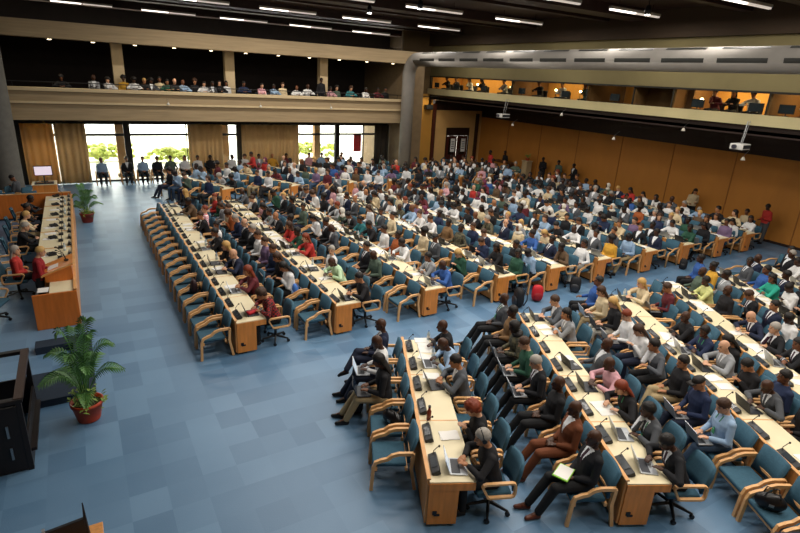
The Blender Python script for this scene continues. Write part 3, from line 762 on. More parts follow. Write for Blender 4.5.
o = link('wall_speaker', MB().box(-.25, .25, -.3, 0, -.12, .18, bev=.02).mesh('wall_speaker', BLACK)); o.location = (20.25, YW-.1, 4.05)
tag(o, 'black box speaker fixed high on the lit mustard panel', 'speaker'); part('grille', MB().box(-.22, .22, -.31, -.295, -.09, .15), DGREY, o); part('bracket', MB().box(-.05, .05, 0, .1, -.05, .05), CHROME, o)
# ------------------------------------------------------------------ furniture
def armchair():
    o = link('wooden_armchair', None)
    s = MB().box(-.26, .26, -.24, .26, .385, .45, bev=.025)
    part('seat', s, BLUE, o, True)
    # back: gently curved upholstered panel leaning backwards
    b = MB(); n = 6; vs = []
    for i in range(n+1):
        x = -.25+.5*i/n; c = .03*math.cos(x/.25*PI/2)
        for (z, y) in ((.44, -.25), (.62, -.29), (.86, -.35)): vs += [(x, y-c, z), (x, y-c-.045, z)]
    fs = []
    for i in range(n):
        a, c = i*6, (i+1)*6
        fs += [(a, a+2, c+2, c), (a+2, a+4, c+4, c+2), (a+1, c+1, c+3, a+3), (a+3, c+3, c+5, a+5), (a+4, a+5, c+5, c+4), (a, c, c+1, a+1)]
    fs += [(0, 1, 3, 2), (2, 3, 5, 4), (n*6, n*6+2, n*6+3, n*6+1), (n*6+2, n*6+4, n*6+5, n*6+3)]
    b.add(vs, fs); part('backrest', b, BLUE, o, True)
    for sx in (-1, 1):
        x = sx*.29
        part('armrest', MB().tube([(x, .27, 0), (x, .25, .4), (x, .22, .49), (x, .13, .53), (x, .05, .55), (x, -.02, .61), (x, -.12, .64), (x, -.33, .64)], 0, rect=(.045, .05)), BENT, o, label='bent beech armrest and front leg in one piece')
        part('leg', MB().tube([(x, -.38, 0), (x, -.31, .38), (x, -.33, .64)], 0, rect=(.045, .05)), BENT, o)
    part('seat_rail', MB().box(-.28, .28, .19, .23, .33, .385).box(-.28, .28, -.26, -.22, .33, .385).box(-.27, .27, -.32, -.29, .5, .54), BENT, o)
    return o
def swivel():
    o = link('swivel_chair', None)
    part('seat', MB().box(-.25, .25, -.23, .26, .41, .48, bev=.03), BLUE, o, True)
    b = MB(); n = 8; vs = []; rows = ((.46, -.24, .8), (.6, -.25, 1), (.78, -.29, 1), (.9, -.32, .85))
    for i in range(n+1):
        x = -.25+.5*i/n; c = .05*math.cos(x/.25*PI/2)
        for (z, y, w) in rows: vs += [(x*w, y-c, z), (x*w, y-c-.05, z)]
    fs = []; k = len(rows)*2
    for i in range(n):
        a, c = i*k, (i+1)*k
        for j in range(len(rows)-1): fs += [(a+2*j, a+2*j+2, c+2*j+2, c+2*j), (a+2*j+1, c+2*j+1, c+2*j+3, a+2*j+3)]
        fs += [(a+k-2, a+k-1, c+k-1, c+k-2), (a, c, c+1, a+1)]
    for e in (0, n*k):
        for j in range(len(rows)-1): fs.append((e+2*j, e+2*j+1, e+2*j+3, e+2*j+2))
    b.add(vs, fs); part('backrest', b, BLUE, o, True)
    for sx in (-1, 1):
        x = sx*.29; loop = []
        for cx, cy, a0 in ((.17, .63, 0), (-.2, .63, 90), (-.2, .5, 180), (.1, .5, 270)):
            for a in (0, 45, 90): t = math.radians(a0+a); loop.append((x, cx+.05*math.cos(t), cy+.05*math.sin(t)))
        part('armrest', MB().tube(loop, 0, rect=(.05, .03), closed=True), BENT, o, label='beech loop armrest')
    part('stem', MB().tube([(0, 0, .41), (0, 0, .1)], .03, 10), BLACK, o)
    base = MB()
    for k in range(5):
        a = 2*PI*k/5+.3; base.tube([(0, 0, .13), (math.cos(a)*.3, math.sin(a)*.3, .08)], [.03, .018], 6)
    bs = part('star_base', base, BLACK, o)
    for k in range(5):
        a = 2*PI*k/5+.3; part('caster', MB().tube([(math.cos(a)*.3-.02, math.sin(a)*.3, .035), (math.cos(a)*.3+.02, math.sin(a)*.3, .035)], .035, 10), BLACK, bs)
    return o
def single(fn):
    """far copies: the same chair as one mesh"""
    def make():
        o = fn(); mb = MB(); mats = []
        def walk(q):
            for c in q.children:
                m = c.data.materials[0]
                if m not in mats: mats.append(m)
                mb.mi = mats.index(m)
                mb.add([v.co for v in c.data.vertices], [p.vertices for p in c.data.polygons]); walk(c)
        walk(o); nm = o.name
        def kill(q):
            for c in list(q.children): kill(c)
            bpy.data.objects.remove(q)
        kill(o)
        return link(nm, mb.mesh(nm, mats, True))
    return make
PA, PW = Proto(armchair), Proto(swivel)
PAF, PWF = Proto(single(armchair)), Proto(single(swivel))
CONS_M = mat('console_black', '#1b1e22', .4)
TOEK = mat('toe_kick', '#17120e', .7)
def desk_row(P0, P1, label, seats, pitch, far=False, s0=.36):
    """P0 near end, P1 far end of the podium-side front edge; the worktop lies on the +n side"""
    P0 = Vector((*P0, 0)); P1 = Vector((*P1, 0)); d = (P1-P0); L = d.length; ang = math.atan2(d.y, d.x)-PI/2
    o = thing('conference_desk', label, 'desk', P0, ang)
    # local: +Y along the row, +X towards the delegates
    part('front_panel', MB().box(0, .03, .02, L-.02, .06, .8), WOOD, o)
    part('toe_kick', MB().box(.05, .24, .05, L-.05, 0, .06), TOEK, o)
    part('front_rail', MB().box(-.012, .045, 0, L, .8, .825, bev=.006), WOODR, o)
    for y in (0, L-.04):
        part('end_panel', MB().box(.03, .44, y, y+.04, .05, .7).box(.03, .66, y-.005, y+.045, .62, .735), ORWOOD, o)
    hx = MB().box(.1, .16, -.012, 0, .22, .28).box(.12, .2, -.012, 0, .2, .23)
    part('cable_port', hx, BLACK, o)
    n = max(1, round(L/(2*pitch))); bay = L/n
    for i in range(n):
        part('work_surface', MB().box(.03, .66, i*bay+.006, (i+1)*bay-.006, .735, .757), CREAM, o)
        if i: part('divider', MB().box(.03, .66, i*bay-.012, i*bay+.012, .73, .7585), WOODR, o)
    ns = 0
    for j in range(seats):
        y = s0+pitch*j
        if y > L-.15: break
        M = Matrix.Translation((.12, y, .76)) @ Matrix.Rotation(math.radians(-25), 4, 'Y')
        c = part('console', MB().box(-.035, .085, -.2, .2, -.02, .05, bev=.01 if not far else 0, M=M), CONS_M, o)
        if not far:
            part('console_screen', MB().box(-.01, .07, -.1, .1, .055, .058, M=M), SCREEN, c)
            part('microphone', MB().tube([(.14, y+.16, .79), (.14, y+.16, .88), (.2, y+.15, .96)], .006, 5).ell((.215, y+.15, .965), (.018, .016, .02), 6, 4), BLACK, c)
        ns += 1
    return o, L, ang
def laptop():
    o = link('laptop', MB().box(-.17, .17, -.12, .12, 0, .018, bev=.004).mesh('laptop', SILVER))
    part('keyboard', MB().box(-.145, .145, -.02, .1, .018, .02), DGREY, o); part('touchpad', MB().box(-.045, .045, -.1, -.035, .018, .0195), CHROME, o)
    M = Matrix.Translation((0, .12, .015)) @ Matrix.Rotation(math.radians(-20), 4, 'X')
    s = part('screen', MB().box(-.17, .17, 0, .01, 0, .225, M=M), SILVER, o); part('display', MB().box(-.158, .158, -.002, 0, .012, .215, M=M), LITSCR, s)
    return o
def laptopd():
    o = laptop()
    o.data.materials[0] = DGREY
    for c in o.children:
        if c.name.startswith('screen'): c.data.materials[0] = DGREY; c.children[0].data.materials[0] = mat('dark_display', '#1c2a3c', .15)
    return o
def papers():
    mb = MB()
    mb.box(-.105, .105, -.148, .148, 0, .006)
    mb.box(-.1, .1, -.14, .14, .006, .01, M=Matrix.Rotation(.15, 4, 'Z'))
    return link('document', mb.mesh('document', PAPER))
def openpaper():
    mb = MB()
    for s in (-1, 1):
        mb.add([(0, -.15, .012), (s*.1, -.15, .022), (s*.205, -.15, .004), (0, .15, .012), (s*.1, .15, .022), (s*.205, .15, .004), (0, -.15, 0), (s*.205, -.15, 0), (0, .15, 0), (s*.205, .15, 0)],
               [(0, 1, 4, 3), (1, 2, 5, 4), (6, 8, 9, 7), (0, 6, 7, 2, 1), (3, 4, 5, 9, 8), (2, 7, 9, 5)])
    return link('open_booklet', mb.mesh('open_booklet', PAPER))
def bottle():
    o = link('water_bottle', MB().lathe([(.03, 0), (.033, .02), (.033, .14), (.012, .18), (.012, .2)], 10).mesh('water_bottle', mat('bottle_plastic', '#b9c9cf', .15, spec=.6), True))
    part('cap', MB().lathe([(.014, .2), (.014, .215)], 8), mat('bottle_cap', '#2a62a8', .5), o); part('bottle_label', MB().lathe([(.0335, .06), (.0335, .11)], 10), PAPER, o)
    return o
def backpack(m, m2):
    def fn():
        def g(v):
            p = 3.2; n = (abs(v.x)**p+abs(v.y)**p+abs(v.z)**p)**(1/p); v = v/n
            if v.z > 0: v.y *= 1-.25*v.z
            return v
        o = link('backpack', MB().ell((0, 0, .24), (.16, .11, .24), 16, 12, fn=g).mesh('backpack', m, True))
        part('pocket', MB().ell((0, .1, .16), (.12, .05, .12), 12, 8, fn=g), m2, o, True)
        for s in (-1, 1): part('strap', MB().tube([(s*.08, -.1, .44), (s*.09, -.17, .36), (s*.1, -.17, .2), (s*.1, -.1, .06)], 0, rect=(.04, .012)), m2, o)
        part('top_handle', MB().tube([(-.03, -.04, .47), (0, -.04, .51), (.03, -.04, .47)], .008, 6), m2, o)
        return o
    return fn
PLT, PLD, PPA, POB, PBO = Proto(laptop), Proto(laptopd), Proto(papers), Proto(openpaper), Proto(bottle)
def potted_palm(loc, rz, label, nfr, ht, seed, potm):
    r = random.Random(seed)
    o = thing('potted_palm', label, 'plant', loc, rz)
    part('pot', MB().lathe([(.17, 0), (.18, .03), (.235, .3), (.25, .3), (.255, .36), (.23, .36), (.22, .3)], 28), potm, o, True)
    part('soil', MB().lathe([(.22, .3), (.01, .32)], 20), mat('soil', '#2a1c12', .95), o)
    LM = mat('palm_leaf', '#4d7a3c', .5, noise=.25, scale=9)
    for i in range(nfr):
        a = i*2.4+r.random()*.5; h = ht*(1-.62*i/nfr)*(.92+r.random()*.12); sp = .14+.34*(i/nfr)+r.random()*.1
        mb = MB(); pts = []; N = 16
        for k in range(N+1):
            t = k/N; rad = .04+sp*(t**1.6)*(.6+.6*ht/1.6); z = .33+(h-.33)*(math.sin(min(1, t*1.08)*PI/2)**.9)-(.2+.1*i/nfr)*(max(0, t-.6)**1.6)*2
            pts.append(Vector((math.cos(a)*rad, math.sin(a)*rad, z)))
        mb.tube(pts, [.011*(1-.75*k/N) for k in range(N+1)], 5)
        side = Vector((-math.sin(a), math.cos(a), 0))
        for k in range(5, N+1):
            t = k/N; p = pts[k]; dd = (pts[k]-pts[k-1]).normalized(); ln = .2*math.sin((t-.18)/.82*PI*.9+.25)+.05
            for q in (0, .5):
                p0 = p-(pts[k]-pts[k-1])*q
                for s in (-1, 1):
                    tip = p0+side*s*ln*.8+dd*ln*.65+Vector((0, 0, -.35*ln)); midp = p0+side*s*ln*.42+dd*ln*.3+Vector((0, 0, .02))
                    w = dd*.014
                    mb.add([p0-w*.5, p0+w*.5, midp+w, midp-w, tip], [(0, 1, 2, 3), (3, 2, 4)])
        part('frond', mb, LM, o)
    mb = MB()
    for k in range(60):
        a = r.random()*6.28; q = .05+r.random()*.26; z = .36+r.random()*.22-(.12 if q > .24 else 0)
        c = Vector((math.cos(a)*q, math.sin(a)*q, z)); u = Vector((r.uniform(-1, 1), r.uniform(-1, 1), r.uniform(-.3, .6))).normalized()*.06; w = u.cross(Vector((0, 0, 1))).normalized()*.028
        mb.add([c-u, c+w+Vector((0, 0, .01)), c+u, c-w+Vector((0, 0, .01))], [(0, 1, 2, 3)]); mb.tube([(math.cos(a)*q*.5, math.sin(a)*q*.5, .31), c], .003, 3)
    f = part('undergrowth_leaves', mb, mat('ivy_leaf', '#7f9a45', .6, noise=.2, scale=9), o); f['kind'] = 'stuff'
    return o
# ------------------------------------------------------------------ layout
TOPW = 'w'*24+'k'*22+'s'*17+'u'*5+'n'*7+'d'*7+'S'*6+'g'*6+'l'*7+'b'*2+'c'*6+'G'*2+'t'*1+'r'*2+'m'*3+'p'*3+'v'*2+'y'*1+'e'*5+'o'*1+'q'*5+'L'*1+'C'*2
def rnd_spec(r, role):
    top = r.choice(TOPW); skin = r.choice((0, 0, 1, 1, 2, 2, 2, 3, 3, 3))
    suit = top in 'suSBd'
    if suit: h = r.choice(('short', 'short', 'short', 'none', 'fringe'))
    else: h = r.choice(('short', 'short', 'short', 'long', 'long', 'curly', 'bun', 'none', 'afro', 'scarf'))
    hc = 'k' if skin >= 2 else r.choice('kbbblrgk')
    if h == 'scarf': hc = r.choice('wpk')
    if h == 'fringe': hc = r.choice('gk')
    p = r.choice(('type', 'type', 'write', 'fold', 'chin', 'lookl', 'lookr', 'phone', 'back', 'lap')) if role == 'del' else r.choice(('cross', 'knee', 'ext', 'lap', 'phone', 'lookl', 'back', 'knee', 'cross'))
    return dict(top=top, hair=h, hc=hc, skin=skin, tr=r.choice('kkknnjjgc'), pose=p, lanyard=(top not in 'suB' and r.random() < .3), sc=r.uniform(.94, 1.03))
def parse(t):
    """top.hair.haircolour.skin.trousers.pose[.flags]"""
    f = t.split('.'); s = dict(top=f[0], hair=f[1], hc=f[2], skin=int(f[3]), tr=f[4], pose=f[5])
    if len(f) > 6: s['headset'] = 'h' in f[6]; s['lanyard'] = 'y' in f[6]; s['brownshoe'] = 'b' in f[6]
    return s
def nth(i): return ORD[i] if i < 20 else 'last'
class Row:
    def __init__(s, P0, P1, block, k, seats, far, s0=.36, pitch=.71, flip=False):
        s.block, s.k, s.far, s.s0, s.pitch, s.n, s.flip = block, k, far, s0, pitch, seats, flip
        s.P0 = Vector(P0); s.d = (Vector(P1)-s.P0).normalized(); s.nv = Vector((s.d.y, -s.d.x)); s.L = (Vector(P1)-s.P0).length
        _, _, s.ang = desk_row(P0, P1, 'curved-end wooden desk row with cream worktop, %s row of the %s block counting from the podium' % (ORD[k], block) if 0 else
                               'long wooden desk with cream worktop, %s row of the %s block from the podium' % (ORD[k], block), seats, pitch, far, s0)
        s.rz = s.ang+PI/2
    def pos(s, j, off):
        q = s.P0+s.d*(s.s0+s.pitch*j)+s.nv*off
        return q.x, q.y
    def idx(s, j):   # seats counted from the aisle
        return nth(int(round(s.n-1-j if s.flip else j)))
    def seat(s, j, role, spec, chair=True, bonus=0):
        if spec == 'X': return
        r = RND; off = .97 if role == 'del' else -.43
        x, y = s.pos(j, off); d = math.dist((x, y, 1), CAMP)
        if 16.2 < x < 18.7 and y > 27.2: return
        u, v = pix((x, y, .6))
        if not (-50 < u < 850 and v < 590): return
        where = 'behind' if role == 'del' else 'before'
        pl = '%s %s %s desk, %s seat from aisle' % (where, ORD[s.k], s.block, s.idx(j))
        jit = r.uniform(-.06, .06)
        if chair:
            if role == 'del': (PWF if d > 21 else PW).put((x, y, 0), s.rz+jit, 'blue swivel chair with loop arms, '+pl, 'chair', 'swivel chairs behind the desks')
            else: (PAF if d > 21 else PA).put((x, y, 0), s.rz+jit*.3, 'blue wooden armchair, '+pl, 'chair', 'wooden armchairs in front of the desks')
        if spec is None: return
        sp = dict(spec) if isinstance(spec, dict) else parse(spec)
        sc = sp.pop('sc', 1)
        add_person(x, y, s.rz+jit+r.uniform(-.08, .08), pl, sc=sc*1.03, **sp)
        # things on the desk or lap
        if role == 'del' and not s.far and r.random() < .5 and d < 20:
            px, py = s.pos(j+.42, .42); PPA.put((px, py, .7595), s.rz+r.uniform(-.5, .5), 'white loose sheets on %s %s desk, %s seat from aisle' % (ORD[s.k], s.block, s.idx(j)), 'document', 'loose sheets on the desks')
        if role == 'del' and not s.far:
            q = r.random(); px, py = s.pos(j+r.uniform(-.06, .06), .46); rz = s.rz+r.uniform(-.2, .2)
            pl2 = 'on %s %s-block desk, %s seat from aisle' % (ORD[s.k], s.block, s.idx(j))
            if q < .5 or sp['pose'] == 'type':
                dk = r.random() < .6
                (PLD if dk else PLT).put((px, py, .7595), rz, ('dark open laptop ' if dk else 'silver open laptop ')+pl2, 'laptop', 'open laptops on the desks')
            elif q < .8: PPA.put((px, py, .7595), rz, 'white paper document '+pl2, 'document', 'papers on the desks')
            else: POB.put((px, py, .7595), rz, 'open white booklet '+pl2, 'booklet', 'papers on the desks')
            if r.random() < .3:
                px, py = s.pos(j+.47, .56); PBO.put((px, py, .7595), 0, 'small water bottle '+pl2, 'bottle', 'water bottles on the desks')
        if role == 'adv' and sp['pose'] == 'knee' and not s.far:
            px, py = s.pos(j, -.43-.36*sc); (PLT if r.random() < .6 else PLD).put((px, py, .62*sc), s.rz, 'open laptop on a lap, '+pl, 'laptop', 'laptops on laps')
def fill(row, role, spec, p=.86, rnd=True):
    n = row.n
    for j in range(n):
        jj = row.n-1-j if row.flip else j
        if j in spec: v = spec[j]
        else: v = rnd_spec(RND, role) if (rnd and RND.random() < p) else None
        row.seat(jj, role, v)
AX = [2.37, 4.65, 7.1, 9.5, 11.5, 13.55, 15.9, 18.0, 20.2, 22.1]
ADEL = {0: {0: 'P.curly.b.1.k.write', 1: None, 2: 'm.long.r.1.k.type', 3: None, 4: 'u.none.k.0.k.type', 5: 'k.long.l.0.k.chin', 6: None, 7: 'k.short.k.2.k.fold', 8: 'w.short.k.2.k.lookl', 9: None, 10: 's.short.b.1.k.fold', 11: 'Z.short.r.0.k.back', 12: None, 13: 'e.short.k.3.k.type', 14: None, 15: 'k.long.l.0.k.lookr'},
        1: {0: 'F.short.k.1.k.type', 1: None, 2: 'L.none.k.3.k.write', 3: 'w.short.g.0.k.lookl', 4: None, 5: 'r.long.r.0.k.type', 6: 'G.short.k.3.k.fold', 7: 'r.long.b.1.k.chin'},
        2: {0: 'b.none.k.3.n.type', 1: 'g.short.k.2.k.fold', 2: None, 3: 'w.short.k.3.w.type', 4: 'o.short.k.3.k.back', 5: 'w.short.k.2.k.lap', 6: 'F.short.k.2.k.type', 7: 't.short.k.2.k.fold'},
        3: {0: 'G.bun.k.3.G.lookl', 1: 'k.long.k.3.k.fold', 2: 'n.short.b.1.k.phone', 3: None, 4: 'C.short.k.3.k.back', 5: 'T.short.k.3.k.back', 6: 'w.short.b.1.k.type', 7: 'w.short.b.0.k.fold'},
        4: {0: 'e.short.k.3.k.chin', 1: 'u.short.k.3.k.back', 2: 'b.short.k.2.k.lookr', 3: 'c.scarf.w.2.c.lap'}, 5: {0: 'y.afro.k.3.v.lap', 1: 'S.short.k.2.k.back', 2: 'w.none.k.3.k.type'},
        6: {0: 'u.short.k.3.k.lap', 1: 's.short.b.1.k.back', 2: 'c.short.b.1.k.fold'}, 7: {0: 'G.bun.k.3.k.fold', 1: 'w.short.k.2.k.type'}, 8: {0: 'v.short.k.2.v.lap', 1: 'k.long.b.1.k.fold'}, 9: {0: 'w.long.k.2.w.fold'}}
AADV = {0: {j: None for j in range(16)},
        1: {0: None, 1: None, 2: 'w.long.k.1.k.phone', 3: 'k.long.b.1.k.knee', 4: 'n.short.b.1.n.cross', 5: 'v.short.b.0.k.lap', 6: 'w.short.b.1.k.cross', 7: 's.short.g.0.k.ext', 8: 's.fringe.g.0.k.cross', 9: 'n.short.g.0.n.knee', 10: 'o.curly.b.1.k.phone', 11: 'c.short.b.0.k.cross'},
        2: {0: None, 1: None, 2: 'q.none.k.3.k.knee', 3: 's.short.k.1.k.ext', 4: None, 5: None, 6: 'S.none.k.3.k.knee', 7: 's.short.k.2.k.cross', 8: 'w.long.k.1.k.phone'},
        3: {0: None, 1: 'G.long.l.0.k.phone', 2: None, 3: 'd.cap.k.2.k.cross', 4: 'c.afro.k.3.c.ext', 5: None, 6: None},
        4: {0: 'l.short.k.3.k.phone', 1: 'F.short.k.2.k.lap', 2: None, 3: 'u.short.b.0.k.knee', 4: 'n.short.b.1.k.cross', 5: None, 6: None},
        5: {0: 'w.short.k.2.w.back', 1: None, 2: 'c.long.l.0.c.phone'}, 6: {0: 'l.short.k.3.c.knee', 1: 'S.short.b.1.k.ext'}, 7: {0: None, 1: 's.short.k.3.k.ext', 2: 'v.short.b.0.c.lap'},
        8: {0: 'k.long.k.2.k.knee', 1: 'G.short.k.3.k.cross'}, 9: {0: 'w.long.k.1.v.knee', 1: 'w.long.b.1.k.lap'}}
for k, X in enumerate(AX):
    R_ = Row((X, 10.4), (X, 21.85), 'middle', k, 16, k > 8)
    fill(R_, 'del', ADEL[k], .96); fill(R_, 'adv', AADV[k], .92)
BR = [((3.44, 4.63), (5.2, 8.33)), ((5.85, 3.38), (8.34, 8.4)), ((7.6, 1.15), (11.34, 8.35)), ((9.6, 1.8), (13.58, 8.4)), ((12.3, 2.5), (16.0, 8.35)), ((14.5, 2.8), (18.2, 8.3)), ((16.9, 3), (20.3, 8.3))]
BDEL = [{0: 'k.none.k.3.k.fold', 1: 'l.none.k.3.n.write', 2: 'S.short.k.1.k.type', 3: None, 4: 'k.curly.r.0.k.phone', 5: 'F.short.g.1.k.type.h'},
        {0: 'S.short.b.0.k.type', 1: 'g.long.k.1.k.fold', 2: None, 3: 'S.none.k.3.k.back', 4: 'p.none.k.3.k.type', 5: 'k.long.r.0.k.write.y', 6: 'd.short.k.3.k.chin.y', 7: 's.short.k.3.k.write'},
        {0: 'c.long.l.0.c.type', 1: None, 2: None, 3: 'k.none.k.3.k.fold', 4: 'n.short.k.3.k.fold.y', 5: 'g.fringe.k.0.k.type', 6: 'F.short.k.1.k.phone', 7: 'd.none.k.3.k.write', 8: None},
        {0: 'q.none.k.3.k.back', 1: 'Y.short.k.3.c.fold', 2: 'F.none.k.3.k.lap', 3: None, 4: 'u.none.k.0.k.write', 5: 's.short.g.0.k.chin', 6: 's.short.k.2.k.fold'},
        {0: 'd.short.k.3.k.lookl', 1: 'b.short.k.2.k.back', 2: 'M.long.k.2.k.fold'}, {0: 's.short.g.3.k.back', 1: 'w.short.k.3.k.fold'}, {}]
BADV = [{0: 'u.none.k.3.n.cross', 1: 'w.none.k.3.n.knee', 2: 'k.long.k.2.c.knee', 3: None, 4: None, 5: 'X'},
        {0: 'd.none.k.3.k.ext.y', 1: 'T.short.k.3.k.ext.b', 2: 'C.scarf.k.3.k.knee', 3: 'G.short.b.0.k.knee', 4: 's.short.g.0.k.knee', 5: 'k.none.k.3.k.ext', 6: 'B.none.k.3.o.ext.b', 7: 's.none.k.3.k.ext.b'},
        {0: 'b.short.k.2.k.back', 1: 'c.long.b.0.c.knee', 2: 'k.long.l.0.w.knee', 3: 'w.short.r.0.n.knee', 4: 'w.long.b.0.n.phone', 5: 'S.short.k.1.k.chin', 6: 'k.short.k.1.c.cross', 7: 'n.cap.k.1.n.knee', 8: 'l.short.b.0.j.knee.y', 9: None, 10: None},
        {0: None, 1: None, 2: 'm.short.b.1.k.knee', 3: None, 4: None, 5: None, 6: 'k.long.k.1.w.phone', 7: None, 8: 'n.short.k.2.k.lap'},
        {0: 'b.short.k.3.k.lap', 1: 'y.bun.k.3.k.cross', 2: 'g.short.k.3.c.lap', 3: None, 4: 's.short.b.1.k.phone', 5: 'u.short.k.1.k.lap'},
        {0: None, 1: 'u.none.k.3.k.ext', 2: None, 3: 'u.short.k.3.k.lap'}, {0: None, 1: 's.short.k.2.k.lap'}]
for k, (a, b) in enumerate(BR):
    a, b = Vector(a), Vector(b); L = (b-a).length; n = round((L-.05)/.7); pc = (L-.66)/(n-1)
    R_ = Row(tuple(a), tuple(b), 'near', k, n, k > 5, s0=.33, pitch=pc, flip=True)
    fill(R_, 'del', BDEL[k], .92 if k > 1 else 0); fill(R_, 'adv', BADV[k], .75 if k > 1 else 0)
for k, (a, b) in enumerate(BR+[((19.3, 3), (22.3, 8.3))]):
    a, b = Vector(a), Vector(b); d = (a-b).normalized(); L = min((a-b).length, (29.6-23.9)/abs(d.y)); a2 = b+d*L
    P0 = (b.x, 32.25-b.y); P1 = (a2.x, 32.25-a2.y); n = int((L-.2)/.72)
    R_ = Row(P0, P1, 'far', k, n, True, s0=.33, pitch=.72)
    fill(R_, 'del', {}, .93); fill(R_, 'adv', {0: 'n.long.b.0.k.lap'} if k == 0 else {}, .85)
# people seated along the window wall
WS = ['l.none.k.2.k.lap', 's.short.k.2.k.lap', 'l.short.b.1.k.fold', 'k.short.k.2.k.lap', 'q.short.k.2.k.back', 'w.long.b.1.k.lap', 'w.short.k.2.k.fold', 'k.short.k.3.k.lap', 'w.short.k.3.k.lookl', 'w.curly.b.1.k.lap', 'g.short.k.2.k.lap', 'y.none.k.1.k.back', 'm.short.k.2.k.lap', 'p.short.b.1.k.lap', 'l.short.k.2.k.fold', 'k.short.k.1.k.lap']
for i, (x, t) in enumerate(zip([.86, 1.98, 2.72, 3.4, 4.05, 4.75, 5.4, 6.05, 7.2, 7.9, 8.7, 9.5, 10.3, 11.7, 12.5, 13.8], WS)):
    pl = 'seated %s from the left along the window wall' % ORD[i]
    PAF.put((x, 30.25, 0), PI, 'blue wooden armchair against the window wall, %s from the left' % ORD[i], 'chair', 'armchairs along the window wall')
    s = parse(t); s['pose'] = 'lap' if s['pose'] == 'fold' else s['pose']
    add_person(x, 30.25, PI, pl, bonus=10, **s)
add_person(7.95, 28.6, PI/2, 'standing bent in front of the curtain', top='r', hair='short', pose='speak', skin=2, bonus=10)
# gallery spectators
GX = [-.3, .97, 1.55, 2.22, 2.65, 3.09, 3.4, 3.8, 4.12, 4.45, 4.85, 5.44, 5.85, 6.25, 6.61, 6.98, 7.84, 8.79, 9.45, 10.0, 10.74, 11.38, 12.75, 13.2, 14.01, 14.98, 15.78, 16.39]
GT = 'k g w y w k d c G k l k w d k w n Z l c w w p q t w m k'.split()
def gseat():
    o = link('theatre_seat', MB().box(-.24, .24, -.2, .22, .36, .45, bev=.03).mesh('theatre_seat', DGREY))
    part('backrest', MB().box(-.24, .24, -.3, -.22, .4, .82, bev=.02), DGREY, o); part('leg', MB().tube([(0, 0, 0), (0, 0, .4)], .04), BLACK, o)
    return o
PG = Proto(gseat)
for i, (x, t) in enumerate(zip(GX, GT)):
    PG.put((x, 29.75, 3.85), PI, 'dark gallery seat, %s' % ('%s from the column' % ORD[i] if i < 20 else '%s from the round pipe' % ORD[27-i]), 'seat', 'seats in the gallery')
    s = rnd_spec(random.Random(i+50), 'del'); s['top'] = t; s['pose'] = ('type', 'fold', 'chin', 'lap')[i % 4] if i != 21 else 'type'; s['lanyard'] = False
    if t == 'y': s['hair'] = 'afro'
    if t == 'c': s['hair'] = 'short'
    add_person(x, 29.75, PI, 'in the upper gallery, %s' % ('%s from the column' % ORD[i] if i < 20 else '%s from the round pipe' % ORD[27-i]), z=3.85, bonus=20, **s)
add_person(12.3, 29.9, PI, 'standing in the upper gallery by the third pillar', top='k', hair='short', skin=3, pose='stand', z=3.85, bonus=20)
rail = thing('gallery_rail', 'thin dark rail and narrow desk along the front of the upper gallery', 'railing', (0, 28.9, 4.6))
part('handrail', MB().tube([(XL+.2, 0, .22), (XB-.6, 0, .22)], .02), BLACK, rail)
for i in range(20): part('post', MB().tube([(-7.9+i*1.45, 0, 0), (-7.9+i*1.45, 0, .22)], .015, 6), BLACK, rail)
# standing people at the mustard wall
for (x, y, rz, t, h, sk, tr, p, pl) in ((24.5, 24.0, 1.9, 'k', 'short', 3, 'k', 'hold', 'standing first of three at the mustard wall'), (24.55, 22.75, 1.7, 'q', 'short', 2, 'g', 'hold', 'standing middle of three at the mustard wall'),
        (24.5, 21.5, 1.5, 's', 'short', 3, 'k', 'hold', 'standing right of three at the mustard wall'), (24.45, 14.2, 2.2, 'c', 'long', 1, 'k', 'hold', 'standing against the mustard wall above the crowd'),
        (24.4, 10.9, 1.2, 'r', 'short', 3, 'g', 'hold', 'leaning at the mustard wall near the aisle end'), (22.9, 27.1, 1.4, 'r', 'short', 3, 'k', 'stand', 'standing before the small side desk')):
    add_person(x, y, rz, pl, top=t, hair=h, hc='k', skin=sk, tr=tr, pose=p, bonus=20)
PA.put((24.2, 11.6, 0), PI/2, 'wooden armchair standing last against the mustard wall', 'chair')
add_person(24.2, 11.6, PI/2, 'seated in the last chair against the mustard wall', top='c', hair='short', skin=2, tr='c', pose='lap', bonus=20)
# side desk and plinth near the double door
o = thing('side_desk', 'small dark desk at the mustard wall beside the double door', 'desk', (24.0, 27.0, 0), -PI/2)
part('desk_top', MB().box(-.9, .9, -.35, .35, .95, 1.0, bev=.01), mat('dark_desk_wood', '#4a2c1a', .5), o); part('front_panel', MB().box(-.8, .8, -.3, -.26, .3, .95), mat('desk_front', '#a8702f', .5), o)
for sx in (-1, 1): part('side_panel', MB().box(sx*.85-.03, sx*.85+.03, -.3, .3, 0, .95), mat('dark_desk_wood', '', .5), o)
add_person(24.4, 27.4, PI/2, 'sitting behind the small side desk by the door', top='k', hair='short', skin=3, pose='stand', bonus=20, sc=.95)
o = link('plinth', MB().box(-.22, .22, -.22, .22, 0, 1.25, bev=.02).mesh('plinth', mat('tan_plinth', '#b39b74', .7))); o.location = (24.4, 25.3, 0); tag(o, 'tan square plinth standing at the mustard wall', 'plinth')
part('plinth_cap', MB().box(-.25, .25, -.25, .25, 1.25, 1.3, bev=.01), CONCL, o)
o = link('table_plant', MB().lathe([(.1, 0), (.14, .16)], 14).mesh('table_plant', mat('terracotta_pot', '#9c4225', .6, noise=.06, scale=6))); o.location = (24.4, 25.3, 1.3); tag(o, 'small green potted plant on the tan plinth', 'plant')
mb = MB(); r = random.Random(4)
